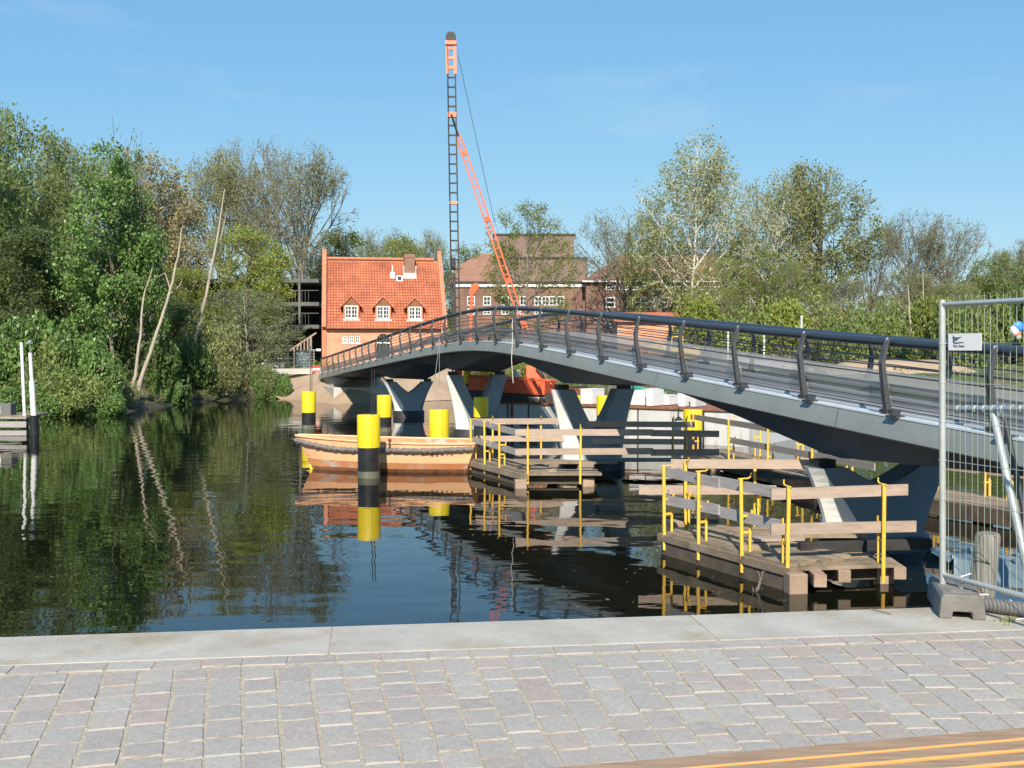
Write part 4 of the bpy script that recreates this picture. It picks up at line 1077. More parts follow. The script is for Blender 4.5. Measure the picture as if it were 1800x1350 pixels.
b = MB(); b.bar(W(798, 480, RY - .2), W(801, 640, RY - .2), .12, .12, up=(0, 1, 0)); b.build('hammer_leader', MT['dark'], rig)
b = MB(); b.box(W(797, 462, RY - .25), (.16, .2, .42)); b.build('hook_block', MT['dark'], rig, bevel=.03)
# chassis and boom foot
c0, c1 = W(818, 672, RY - .2), W(968, 681, RY - 1.2)
b = MB(); b.bar(c0, c1, 1.9, .56); b.build('chassis', MT['orange'], rig, bevel=.03)
b = MB(); b.bar(c0 + Vector((0, -1.0, .32)), c1 + Vector((0, -1.0, .32)), .08, .06); b.build('chassis_rim', MT['orange'], rig)
b = MB(); P = [W(925, 643, RY - 1.2), W(941, 643, RY - 1.2), W(972, 676, RY - 1.3), W(924, 676, RY - 1.3)]
b.loft([P[::-1], [p + Vector((0, .9, 0)) for p in P[::-1]]]); b.build('counterweight', MT['orange'], rig, bevel=.02)
for q0, q1 in (((943, 646), (966, 676)), ((950, 650), (958, 676)), ((962, 662), (972, 662))):
    b = MB(); b.bar(W(*q0, RY - 1.35), W(*q1, RY - 1.35), .10, .1); b.build('linkage', MT['dark'], rig)
b = MB(); b.bar(W(910, 650, RY - 1.5), W(906, 676, RY - 1.5), .26, .26); b.build('winch_drum', MT['galv'], rig, bevel=.04)
for dy in (-.8, .7):
    a, c = W(825, 693, RY - .5), W(962, 699, RY - 1.2); a.y += dy; c.y += dy
    b = MB(); d = (c - a).normalized(); u = Vector((0, 0, 1)); pr = []
    for e, sg in ((a, -1), (c, 1)):
        pr += [e + d * sg * .2 * math.cos(t) * 1 + u * .2 * math.sin(t) * sg for t in [(-90 + 30 * i) * math.pi / 180 for i in range(7)]]
    sd = Vector((0, .3, 0)); b.loft([pr, [p + sd for p in pr]]); b.build('crawler_track', MT['dark'], rig)
b = MB(); b.bar(W(806, 640, RY - .4), W(806, 704, RY - .4), .3, .3, up=(0, 1, 0)); b.build('mast_foot', MT['orange'], rig)
p = W(818.5, 684, RY + .8)
o = thing('signal_post', 'thick yellow post with a black band left of the orange chassis', 'post', p)
b = MB(); b.tube([W(818, 700, RY - 1.2), W(820, 646, RY - 1.2)], [.09, .13], 10); b.build('post_shaft', MT['yellow'], o, True, 50)
b = MB(); b.tube([W(818.2, 675, RY - 1.2), W(818.4, 679, RY - 1.2)], .125, 10); b.build('black_band', MT['black'], o)
p = W(832, 657, 76); 
o = thing('barrel', 'blue plastic barrel seen under the bridge above the orange chassis', 'barrel', p)
b = MB(); b.tube([W(832, 660, 76), W(832, 645, 76)], .2, 12); b.build('barrel_body', MT['blue'], o, True, 50)
b = MB(); b.tube([W(832, 645, 76), W(832, 643.5, 76)], .21, 12); b.build('lid', MT['white'], o)
o = thing('loader_bucket', 'small orange bucket held up on a thin boom behind the bridge', 'loader bucket', W(827, 600, 48))
b = MB(); P = [W(824, 517, 48), W(834, 517, 48), W(843, 503, 48), W(838, 497, 48), W(828, 500, 48)]
b.loft([P, [p + Vector((0, .5, 0)) for p in P]]); b.build('bucket', MT['orange'], o)
b = MB(); b.bar(W(829, 516, 48), W(824, 692, 48), .12, .12, up=(0, 1, 0)); b.build('boom', MT['orange'], o)

# ------------------------------------------------------------------ red-roofed brick house
HY = 84.0
HA = R(9)
hl = W(566, 650, HY); GZH = 1.95
house = thing('brick_house', 'orange brick house with steep red tile roof and three dormers', 'house', (hl.x, hl.y, GZH), HA, local=True)
HWd, HD = 9.75, 9.6
EZ = W(570, 577, HY).z - GZH; RZ = W(570, 455, HY + 4.8).z - GZH
tp = (RZ - EZ) / (HD / 2 + .25)
# front wall with openings: three small arched windows and an arched door
def wall_with_holes(x0, x1, z0, z1, holes, y, th, mat, name, parent):
    xs = sorted(set([x0, x1] + [h[0] for h in holes] + [h[1] for h in holes])); zs = sorted(set([z0, z1] + [h[2] for h in holes] + [h[3] for h in holes]))
    b = MB()
    for a, c in zip(xs[:-1], xs[1:]):
        for d, e in zip(zs[:-1], zs[1:]):
            if any(h[0] <= (a + c) / 2 <= h[1] and h[2] <= (d + e) / 2 <= h[3] for h in holes): continue
            b.add([(a, y, d), (c, y, d), (c, y, e), (a, y, e)], [(0, 1, 2, 3)])
    for h in holes:
        b.add([(h[0], y, h[2]), (h[1], y, h[2]), (h[1], y, h[3]), (h[0], y, h[3]), (h[0], y + th, h[2]), (h[1], y + th, h[2]), (h[1], y + th, h[3]), (h[0], y + th, h[3])], [(0, 4, 5, 1), (1, 5, 6, 2), (2, 6, 7, 3), (3, 7, 4, 0)])
    return b.build(name, mat, parent)
def hx(px): # local x on the facade for a picture column
    t = px; lo, hi = 0.0, HWd
    for _ in range(40):
        m_ = (lo + hi) / 2
        X = hl.x + math.cos(HA) * m_; Y = hl.y + math.sin(HA) * m_
        if to_px((X, Y, 4))[0] < px: lo = m_
        else: hi = m_
    return lo
def hz(px, py):
    m_ = hx(px); Y = hl.y + math.sin(HA) * m_
    return W(px, py, Y).z - GZH
holes = []
for px in (606.5, 617.5, 628.5): holes.append((hx(px - 4.6), hx(px + 4.6), hz(px, 603.5), hz(px, 589.5)))
holes.append((hx(662), hx(685), 0, hz(672, 587)))
wall_with_holes(.3, HWd - .3, -.5, EZ + .1, holes, 0, .16, MT['brick'], 'front_wall', house)
def window(parent, x0, x1, z0, z1, y, nx_, nz_, arch=False, mat='frame', name='window', depth=.06, mull=0, fr=.05, bar=.03):
    b = MB()
    b.span((x0, y, z0), (x0 + fr, y + depth, z1)); b.span((x1 - fr, y, z0), (x1, y + depth, z1))
    b.span((x0 + fr, y, z0), (x1 - fr, y + depth, z0 + fr)); b.span((x0 + fr, y, z1 - fr), (x1 - fr, y + depth, z1))
    for i in range(1, nx_):
        x = x0 + (x1 - x0) * i / nx_; t = bar * (2.2 if mull and i == nx_ // 2 else 1) / 2
        b.span((x - t, y + .004, z0 + fr), (x + t, y + depth - .01, z1 - fr))
    for i in range(1, nz_):
        z = z0 + (z1 - z0) * i / nz_
        b.span((x0 + fr, y + .008, z - bar / 2), (x1 - fr, y + depth - .014, z + bar / 2))
    o = b.build(name, MT[mat], parent)
    b = MB(); b.span((x0 + .01, y + depth - .02, z0 + .01), (x1 - .01, y + depth - .01, z1 - .01)); b.build('pane', MT['glass'], o)
    return o
def arch_fill(parent, x0, x1, z1, y, mat, h):
    b = MB(); r = (x1 - x0) / 2; cx = (x0 + x1) / 2; n = 10
    arc = [(cx - r * math.cos(math.pi * i / n), z1 - h + h * math.sin(math.pi * i / n)) for i in range(n + 1)]
    for i in range(n):
        (xa, za), (xb, zb) = arc[i], arc[i + 1]
        b.add([(xa, y, za), (xb, y, zb), (xb, y, z1 + .001), (xa, y, z1 + .001)], [(0, 1, 2, 3)])
    return b.build('arch_brickwork', mat, parent)
for h in holes[:3]:
    window(house, h[0] + .01, h[1] - .01, h[2] + .01, h[3] - .01, .05, 2, 2, fr=.075, bar=.06)
    arch_fill(house, h[0], h[1], h[3], .02, MT['brick'], .16)
    b = MB(); b.span((h[0] - .05, -.05, h[2] - .07), (h[1] + .05, .1, h[2])); b.build('sill', MT['frame'], house)
h = holes[3]
b = MB(); b.span((h[0], .14, h[2]), (h[1], .18, h[3])); d_ = b.build('door', MT['dark'], house)
for i in range(1, 4):
    x = h[0] + (h[1] - h[0]) * i / 4; b = MB(); b.span((x - .03, .11, h[2]), (x + .03, .139, h[3])); b.build('door_frame', MT['galcon'], d_)
b = MB(); b.span((h[0], .10, h[3] - .75), (h[1], .139, h[3] - .65)); b.build('door_frame', MT['frame'], d_)
arch_fill(house, h[0], h[1], h[3], .03, MT['brick'], (h[1] - h[0]) / 2)
b = MB(); b.add([(x, y, z) for z in (-.5, EZ) for x, y in ((.31, .2), (HWd - .31, .2), (HWd - .31, HD), (.31, HD))], [(1, 2, 6, 5), (2, 3, 7, 6), (3, 0, 4, 7)]); b.build('wall', MT['brick'], house)
for x0, x1 in ((0, .34), (HWd - .34, HWd)):
    b = MB(); prof = [(-.10, -.5), (-.10, EZ + .15), (-.42, EZ + .1), (-.42, EZ + .4), (HD / 2 - .2, RZ + .42), (HD / 2 - .2, RZ + .75), (HD / 2 + .2, RZ + .75), (HD / 2 + .2, RZ + .42), (HD + .42, EZ + .4), (HD + .1, EZ), (HD + .1, -.5)]
    b.loft([[Vector((x0, y, z)) for y, z in prof], [Vector((x1, y, z)) for y, z in prof]]); b.build('gable', MT['verge'], house)
b = MB(); b.span((.34, -.26, EZ - .10), (HWd - .34, 0.0, EZ + .02)); b.build('eaves_board', MT['rust'], house)
b = MB(); b.tube([(.34, -.36, EZ + .0), (HWd - .34, -.36, EZ + .0)], .06, 8); b.build('gutter', MT['rust'], house, True)
# pantiles: rolled courses stepping down the slope, real relief
def tile_slope(name, x0, x1, y0, z0, slope, length, parent, tw=.22, tl=.30):
    nt = int((x1 - x0) / tw); ncol = nt * 5
    nr_ = int(length / tl)
    cs, sn = 1 / math.hypot(1, slope), slope / math.hypot(1, slope)
    xs = np.linspace(x0, x1, ncol + 1); ph = (xs - x0) / tw
    wave = .040 * np.sin(ph * 2 * math.pi) + .012 * np.sin(ph * 4 * math.pi + .7)
    V = []
    for r_ in range(nr_):
        for e, lift in ((0, .05), (1, .0)):
            d = (r_ + e) * tl
            for x, wv in zip(xs, wave):
                j = .008 * math.sin(r_ * 12.9 + math.floor((x - x0) / tw) * 78.2)
                V.append((x, y0 + d * cs - (wv + lift + j) * sn, z0 + d * sn + (wv + lift + j) * cs))
    nn = ncol + 1; Fc = []
    for r_ in range(2 * nr_ - 1):
        o_ = r_ * nn
        Fc += [(o_ + i, o_ + i + 1, o_ + nn + i + 1, o_ + nn + i) for i in range(ncol)]
    b = MB(); b.v = [Vector(v) for v in V]; b.f = Fc
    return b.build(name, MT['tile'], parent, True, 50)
SL = math.hypot(HD / 2 + .25, RZ - EZ)
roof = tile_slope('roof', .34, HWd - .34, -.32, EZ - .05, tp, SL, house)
b = MB(); b.add([(.34, -.2, EZ - .06), (HWd - .34, -.2, EZ - .06), (HWd - .34, HD / 2, RZ - .08), (.34, HD / 2, RZ - .08), (.34, HD + .3, EZ), (HWd - .34, HD + .3, EZ)], [(0, 1, 2, 3), (3, 2, 5, 4)]); b.build('back_slope', MT['verge'], roof)
b = MB()
for i in range(int((HWd - .7) / .35)): b.tube([(.36 + i * .35, HD / 2 - .05, RZ + .03), (.36 + i * .35 + .34, HD / 2 - .05, RZ + .05)], .13, 8)
b.build('ridge_tiles', MT['verge'], roof, True, 50)
def roof_y(z): return (z - EZ) / tp - .27
for px in (618, 674, 730):
    cx = hx(px); z0 = hz(px, 560 + (px - 618) * .012) + .0; z1 = hz(px, 537 + (px - 618) * .02); za = hz(px, 518 + (px - 618) * .035)
    yf = roof_y(z0) - .10
    d = MB(); d.span((cx - .58, yf + .02, z0), (cx + .58, yf + 1.6, z1 + .04)); dm = d.build('dormer', MT['lead'], house)
    b = MB(); b.add([(cx - .62, yf - .0, z1 + .02), (cx + .62, yf - .0, z1 + .02), (cx, yf - .0, za - .1), (cx - .62, yf + .3, z1 + .02), (cx + .62, yf + .3, z1 + .02), (cx, yf + .3, za - .1)], [(0, 1, 2), (0, 3, 4, 1), (5, 4, 3)]); b.build('dormer_gable', MT['rust'], dm)
    for s in (-1, 1):
        b = MB(); q = [Vector((cx, yf - .12, za)), Vector((cx + s * .85, yf - .12, z1 - .08)), Vector((cx + s * .85, yf + .9, z1 - .08)), Vector((cx, yf + 2.2, za))]
        b.add(q + [p + Vector((0, 0, -.09)) for p in q], [(0, 1, 2, 3), (7, 6, 5, 4), (0, 4, 5, 1), (1, 5, 6, 2), (2, 6, 7, 3), (3, 7, 4, 0)]); b.build('dormer_roof', MT['verge'], dm)
    b = MB(); b.span((cx - .66, yf - .06, z0 - .16), (cx + .66, yf + .02, z0 + .0)); b.build('dormer_apron', MT['lead'], dm)
    for s in (-1, 1): b = MB(); b.span((cx + s * .50, yf - .02, z0), (cx + s * .61, yf + .02, z1)); b.build('dormer_cheek', MT['verge'], dm)
    window(dm, cx - .49, cx + .49, z0 + .02, z1, yf - .045, 4, 3, fr=.075, bar=.042, mull=1, name='dormer_window')
cx = hx(725.5)
zb = hz(724, 478); zt_ = W(724, 450, HY + 6.5).z - GZH
b = MB(); b.span((cx - .42, roof_y(zb), zb - .2), (cx + .42, roof_y(zb) + 2.2, zt_)); b.span((cx - .46, roof_y(zb) - .04, zt_ - .3), (cx + .46, roof_y(zb) + 2.24, zt_ - .16)); b.build('chimney', MT['rooftile2'], house)
b = MB(); b.span((cx - .52, roof_y(zb) - .30, zb - .42), (cx + .52, roof_y(zb) - .02, zb + .14)); b.build('flashing', MT['frame'], house)
for s in (-.52, .46): b = MB(); b.span((cx + s, roof_y(zb) - .25, zb - .3), (cx + s + .07, roof_y(zb) + .8, zb + .75)); b.build('flashing', MT['lead'], house)
cx = hx(706.5); zb = hz(706, 489)
b = MB(); b.span((cx - .28, roof_y(zb) - .12, zb - .05), (cx + .26, roof_y(zb) + .5, zb + .42)); s_ = b.build('skylight', MT['frame'], house)
b = MB(); b.span((cx - .16, roof_y(zb) - .135, zb + .05), (cx + .14, roof_y(zb) - .118, zb + .34)); b.build('pane', MT['glass'], s_)
cx = hx(694); zb = hz(694, 485)
b = MB(); b.span((cx - .2, roof_y(zb) - .12, zb), (cx + .2, roof_y(zb) + .4, zb + .55)); b.tube([(cx, roof_y(zb) + .1, zb + .5), (cx, roof_y(zb) + .1, zb + 1.1)], .07, 8); b.build('vent', MT['lead'], house)
b = MB(); b.bar((cx + .05, roof_y(zb) - .1, zb), (cx + .2, roof_y(EZ + .9) - .12, EZ + .9), .03, .03); b.build('conductor', MT['rust'], house)
b = MB(); b.tube([(HWd - .42, -.38, EZ), (HWd - .42, -.3, 1.6), (HWd - .42, -.1, 0)], .05, 8); b.build('downpipe', MT['lead'], house)

# ------------------------------------------------------------------ concrete gallery building on the left
GYd = 93.0
gal = thing('gallery_building', 'grey concrete building with open galleries left of the brick house', 'building', W(420, 640, GYd))
x0, x1 = W(262, 600, GYd).x, W(563, 600, GYd + 4).x
levels = [W(500, y, GYd).z for y in (571, 531, 490)]
zb = 1.9
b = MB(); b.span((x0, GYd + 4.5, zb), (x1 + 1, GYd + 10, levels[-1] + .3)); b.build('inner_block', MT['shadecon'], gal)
for i, z in enumerate(levels):
    b = MB(); b.span((x0, GYd, z - .32), (x1 + .6, GYd + 4.5, z)); b.build('gallery_slab', MT['galcon'], gal)
    b = MB(); b.bar((x0, GYd + .05, z + 1.0), (x1 + .6, GYd + .05, z + 1.0), .06, .05)
    for k in range(int((x1 - x0) / .28)): b.bar((x0 + k * .28, GYd + .05, z), (x0 + k * .28, GYd + .05, z + 1), .025, .02)
    b.build('gallery_railing', MT['galcon'], gal)
xw = W(491, 600, GYd).x
k = 0
for px in (300, 360, 425, 491, 527): 
    x = W(px, 600, GYd).x; wd = .42 if px == 491 else .2
    b = MB(); b.span((x - wd / 2, GYd - .02 - .1, zb - .3), (x + wd / 2, GYd - .02 + wd - .1, levels[-1] + .4)); b.build('column', MT['galcon'], gal)
b = MB(); xs_ = W(477, 600, GYd).x; b.span((xs_ - .55, GYd - 1.3, levels[1] + .55), (xs_ + .5, GYd - .13, levels[1] + 1.55)); f_ = b.build('bay_window', MT['galcon'], gal)
b = MB(); b.span((xs_ - .55, GYd - 1.36, levels[1] + .5), (xs_ + .52, GYd - 1.31, levels[1] + .6)); b.span((xs_ + .42, GYd - 1.36, levels[1] + .6), (xs_ + .52, GYd - 1.31, levels[1] + 1.2)); b.build('frame', MT['frame'], f_)
# timber stair beside it
o = thing('outdoor_stair', 'brown timber stair climbing beside the brick house\'s left gable', 'stair', W(540, 640, 86))
for i in range(6):
    b = MB(); p = W(517 + i * 6, 612 - i * 4, 86); b.bar(Vector((p.x, p.y, 1.9)), p, .12, .12, up=(0, 1, 0)); b.build('stair_post', MT['pileend'], o)
b = MB(); b.bar(W(510, 615, 86), W(556, 585, 86), .1, .12); b.build('stair_rail', MT['pileend'], o)

# ------------------------------------------------------------------ brick school and theatre behind the trees on the right
SY = 118.0
sch = thing('school_building', 'long brown-red brick school with two rows of white windows behind the trees', 'school', W(1180, 640, SY))
x0, x1 = W(1030, 600, SY).x, W(1345, 600, SY).x
ez, rz = W(1100, 494, SY).z, W(1100, 446, SY + 6).z
b = MB(); b.span((x0, SY, 1.5), (x1, SY + 12, ez)); b.build('wall', MT['brickred'], sch)
b = MB(); P = [(x0 - .4, SY - .4, ez), (x1 + .4, SY - .4, ez), (x1 + .4, SY + 12.4, ez), (x0 - .4, SY + 12.4, ez), (x0 + 4.5, SY + 6, rz), (x1 - 4.5, SY + 6, rz)]
b.add(P, [(0, 1, 5, 4), (1, 2, 5), (2, 3, 4, 5), (3, 0, 4), (3, 2, 1, 0)]); b.build('roof', MT['rooftile2'], sch)
b = MB(); b.span((x0 - .42, SY - .5, ez - .14), (x1 + .42, SY - .42, ez + .02)); b.build('gutter', MT['frame'], sch)
w0 = None
for r_, (ya, yb) in enumerate(((499, 510), (522, 541), (562, 576))):
    for i in range(13):
        px = 1073 + i * 23.0
        if r_ == 1 and i == 1: continue
        p = W(px, yb, SY); za = W(px, ya, SY).z; wd = 1.05
        if w0 is None or r_ != w0[1]:
            o = window(sch, p.x - wd / 2, p.x + wd / 2, p.z, za, SY - .05, 1, 2, fr=.13, bar=.12, depth=.045)
            w0 = (o, r_, p.x)
        else:
            c = copy_tree(w0[0]); c.location = (p.x - w0[2], 0, 0)
th = thing('theatre', 'brown ribbed theatre tower with a flat top beyond the young tree', 'theatre', W(940, 640, 128))
TY = 128.0
def tb(name, px0, px1, py, Y, dep, mat, zb=1.5):
    a, c = W(px0, py, Y), W(px1, py, Y)
    b = MB(); b.span((a.x, Y, zb), (c.x, Y + dep, a.z)); o = b.build(name, MT[mat], th)
    b = MB(); b.span((a.x - .15, Y - .12, a.z), (c.x + .15, Y + dep, a.z + .22)); b.build('parapet', MT['dark'], o)
    if mat == 'clad':
        b = MB(); n_ = int((c.x - a.x) / .45)
        for i in range(1, n_): b.span((a.x + i * (c.x - a.x) / n_ - .05, Y - .06, max(zb, 6)), (a.x + i * (c.x - a.x) / n_ + .05, Y - .002, a.z - .01))
        b.build('cladding_ribs', MT['clad'], o, kind='stuff')
    return o
tb('fly_tower', 868, 1009, 414, TY, 14, 'clad')
tb('stage_block', 836, 1032, 455, TY - 5, 5, 'clad')
hall = tb('hall', 798, 1060, 498, TY - 8, 3, 'brickred')
b = MB(); a, c = W(798, 499, TY - 8), W(1060, 499, TY - 8); b.span((a.x, TY - 8.2, a.z - .35), (c.x, TY - 8.02, a.z - .05)); b.build('cornice', MT['frame'], hall)
b = MB(); P = [W(790, 497, TY - 7.9), W(870, 497, TY - 7.9), W(866, 446, TY - 4.9), W(846, 446, TY - 4.9), W(800, 468, TY - 6)]
b.add(P + [p + Vector((0, 4, 0)) for p in P], [(0, 1, 2, 3, 4), (9, 8, 7, 6, 5), (0, 5, 6, 1), (1, 6, 7, 2), (2, 7, 8, 3), (3, 8, 9, 4), (4, 9, 5, 0)]); b.build('hall_roof', MT['rooftile2'], th)
for ya, yb in ((521, 537), (543, 553)):
    for px in (828, 856, 888, 904, 920, 946, 959, 972, 985):
        p = W(px, yb, TY - 8); za = W(px, ya, TY - 8).z
        window(th, p.x - .42, p.x + .42, p.z, za, TY - 8.05, 2, 2, fr=.09, bar=.06, depth=.045)
low = thing('garden_wall', 'low orange-red brick outbuilding showing through the bridge railing', 'outbuilding', W(1140, 640, 92))
a, c = W(1085, 566, 92), W(1192, 566, 92)
b = MB(); b.span((a.x, 92, 1.7), (c.x, 97, a.z)); b.build('wall', MT['brick'], low)
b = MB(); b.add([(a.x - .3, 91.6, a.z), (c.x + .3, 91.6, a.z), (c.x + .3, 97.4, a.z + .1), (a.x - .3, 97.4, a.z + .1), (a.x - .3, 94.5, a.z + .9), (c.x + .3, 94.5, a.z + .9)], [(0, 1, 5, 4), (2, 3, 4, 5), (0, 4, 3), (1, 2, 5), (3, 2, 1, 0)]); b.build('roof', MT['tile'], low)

# ------------------------------------------------------------------ far bank furniture
fy = 79.0
def railing(name, label, px0, px1, ytop, ybot, Y, bars, mat, cat='railing', npost=3, r=.035):
    a, c = W(px0, ytop, Y), W(px1, ytop, Y); zb = W(px0, ybot, Y).z
    o = thing(name, label, cat, (a.x, Y, zb))
    for i in range(npost):
        x = a.x + (c.x - a.x) * i / (npost - 1); b = MB(); b.tube([(x, Y, zb - .2), (x, Y, a.z + .03)], r, 6); b.build('post', MT[mat], o)
    for i in range(bars):
        z = a.z - (a.z - zb) * i / bars; b = MB(); b.tube([(a.x, Y, z), (c.x, Y, z)], r * .6, 6); b.build('bar', MT[mat], o)
    return o
railing('bar_railing', 'green-grey bar railing right of the white barrier board on the far bank', 499, 552, 617, 652, fy, 7, 'galvgreen', npost=4)
railing('bar_railing', 'green-grey bar railing behind the white barrier board on the far bank', 462, 498, 617, 640, fy + .5, 6, 'galvgreen', npost=3)
railing('mesh_fence', 'tall mesh fence panel above the railings at the far landing', 462, 528, 608, 652, fy + 2, 2, 'galv', 'fence', 4, .03)
railing('low_railing', 'pale grey railing half hidden by bushes on the far left bank', 408, 460, 616, 636, fy + 1, 4, 'galv', npost=4)
o = thing('barrier_board', 'white barrier board standing before the far railing', 'barrier', W(480, 646, fy - 1))
b = MB(); a, c = W(460, 641, fy - 1), W(500, 641, fy - 1); b.bar(a, c, .06, .36); b.build('board', MT['white'], o)
for s in (.08, .92): b = MB(); q = a.lerp(c, s); b.bar(q, Vector((q.x, q.y - .1, q.z - .5)), .07, .07); b.build('foot', MT['white'], o)
for px, lab, col in ((443, 'small white triangular road sign beyond the far bank bushes', 'white'), (454.5, 'small red and white road sign beyond the far bank bushes', 'red')):
    p = W(px, 614, fy + 3); o = thing('road_sign', lab, 'road sign', (p.x, p.y, 2))
    b = MB(); b.tube([(p.x, p.y, 1.7), (p.x, p.y, p.z)], .03, 6); b.build('pole', MT['galv'], o)
    b = MB(); s = .16; P = [Vector((p.x - s, p.y - .04, p.z + .1)), Vector((p.x + s, p.y - .04, p.z + .1)), Vector((p.x, p.y - .04, p.z - .2))] if col == 'white' else [Vector((p.x - .12, p.y - .04, p.z - .18)), Vector((p.x + .12, p.y - .04, p.z - .18)), Vector((p.x + .12, p.y - .04, p.z + .12)), Vector((p.x, p.y - .04, p.z + .2)), Vector((p.x - .12, p.y - .04, p.z + .12))]
    P = P[::-1]
    b.loft([P, [q + Vector((0, .02, 0)) for q in P]]); b.build('sign_plate', MT[col], o)
    if col == 'red': b = MB(); b.box((p.x, p.y - .045, p.z - .1), (.22, .008, .14)); b.build('white_field', MT['white'], o)
p = W(546, 648, 77)
o = thing('sign_post', 'tall pale post at the far end of the footbridge', 'post', p)
b = MB(); b.tube([W(545, 655, 77), W(545.5, 594, 77)], .05, 8); b.build('post_shaft', MT['galv'], o, True)
b = MB(); b.box(W(560, 615, 77), (.3, .05, .16)); b.bar(W(546, 615, 77), W(560, 615, 77), .03, .03); b.build('arm_plate', MT['white'], o)
o = thing('warning_barrel', 'small red and white warning barrier at the far bridge landing', 'barrier', W(556, 656, 76))
p = W(556, 656, 76)
for i, mt in enumerate(('red', 'white', 'red')): b = MB(); b.box((p.x, p.y, p.z + .12 + i * .16), (.5, .1, .15)); b.build('stripe_board', MT[mt], o)
b = MB(); b.box((p.x, p.y, p.z), (.5, .3, .08)); b.build('foot', MT['black'], o)
b = MB(); a = WZ(478, 661, 2.0); b.span((W(478, 655, 76).x, 76, 1.6), (W(560, 655, 76).x, 76.4, 1.98)); tag(b.build('landing_kerb', MT['conc']), kind='structure')
o = thing('site_cabin', 'small blue-grey site cabin behind the far railing', 'cabin', W(533, 640, 82))
a = W(533, 622, 82); b = MB(); b.span((a.x - .55, 82, 1.9), (a.x + .4, 83.5, a.z + .2)); b.build('cabin_body', MT['tarp'], o); b = MB(); b.span((a.x - .6, 81.9, a.z + .2), (a.x + .45, 83.6, a.z + .3)); b.build('cabin_roof', MT['dark'], o)
for px, yt, Y, lab in ((1280, 578, 66, 'short white marker post beyond the bridge railing'), (1409, 558, 70, 'white lamp post beyond the bridge railing'), (1343.5, 575, 80, 'thin pale post standing between the shrubs beyond the railing')):
    p = W(px, yt, Y); o = thing('marker_post', lab, 'post', (p.x, Y, 2))
    b = MB(); b.tube([(p.x, Y, 1.7), (p.x, Y, p.z)], .06, 8); b.build('post_shaft', MT['white'], o, True)
    b = MB(); b.tube([(p.x, Y, p.z), (p.x, Y, p.z + .12)], [.09, .05], 8); b.build('post_head', MT['white'], o, True)
# yellow excavator and stored materials on the site
e = thing('excavator', 'small yellow-orange excavator half hidden behind the bridge railing', 'excavator', W(1195, 640, 74))
p = W(1200, 628, 76); p.z = gz(p.x, p.y)
b = MB(); b.box(p + Vector((0, 0, .35)), (2.1, 1.7, .5)); b.build('undercarriage', MT['dark'], e, bevel=.12)
b = MB(); b.box(p + Vector((.3, 0, 1.1)), (1.6, 1.5, .8)); b.build('body', MT['postyel'], e, bevel=.1)
b = MB(); b.box(p + Vector((-.45, .1, 1.75)), (.9, 1.0, 1.1)); b.build('cab', MT['postyel'], e, bevel=.08)
b = MB(); b.box(p + Vector((-.45, -.42, 1.85)), (.7, .04, .7)); b.build('window', MT['glass'], e)
b = MB(); b.bar(p + Vector((-.9, -.2, 1.2)), p + Vector((-1.7, -.2, 1.9)), .22, .3); b.bar(p + Vector((-1.7, -.2, 1.9)), p + Vector((-2.5, -.2, 1.0)), .18, .22); b.build('boom', MT['postyel'], e)
b = MB(); b.box(p + Vector((-2.6, -.2, .75)), (.5, .7, .5)); b.build('bucket', MT['dark'], e)
def heap(name, label, cat, px0, px1, py, Y, h, mat, dep=1.2):
    a, c = W(px0, py, Y), W(px1, py, Y); z = gz(a.x, Y) - .02
    o = thing(name, label, cat, ((a.x + c.x) / 2, Y, z))
    n = 9
    b = MB(); rings = []
    for i in range(n + 1):
        x = a.x + (c.x - a.x) * i / n; hh = h * (math.sin(math.pi * (i + .3) / (n + .6)) ** .5) * rnd.uniform(.8, 1.1)
        rings.append([Vector((x, Y - dep / 2, z)), Vector((x, Y - dep * .3, z + hh * .75)), Vector((x, Y, z + hh)), Vector((x, Y + dep * .3, z + hh * .7)), Vector((x, Y + dep / 2, z))])
    b.loft(rings); b.build('sheet', MT[mat], o, True, 60); return o
heap('tarpaulin', 'bright blue tarpaulin bundle on the site beyond the railing', 'tarpaulin', 1062, 1080, 600, 73, 1.5, 'blue')
heap('tarpaulin', 'longer blue tarpaulin bundle right of the first, beyond the railing', 'tarpaulin', 1102, 1124, 605, 72, 1.4, 'blue')
heap('gravel_heap', 'long grey gravel heap on the site beyond the right railing', 'gravel heap', 1150, 1420, 640, 71, 1.0, 'conc', 4)
heap('gravel_heap', 'pale rubble heap among the shrubs behind the nearer railing', 'gravel heap', 1440, 1700, 640, 64, 1.0, 'earth', 4)
o = thing('pipe', 'yellow plastic pipe lying beyond the bridge railing', 'pipe', W(1165, 614, 72)); b = MB(); b.tube([W(1138, 611, 72), W(1190, 619, 71)], .11, 8); b.build('pipe_body', MT['yellow'], o, True)
b = MB(); b.tube([W(1138, 611, 72), W(1138, 655, 72)], .05, 6); b.tube([W(1190, 619, 71), W(1190, 655, 71)], .05, 6); b.build('trestle', MT['pileend'], o)

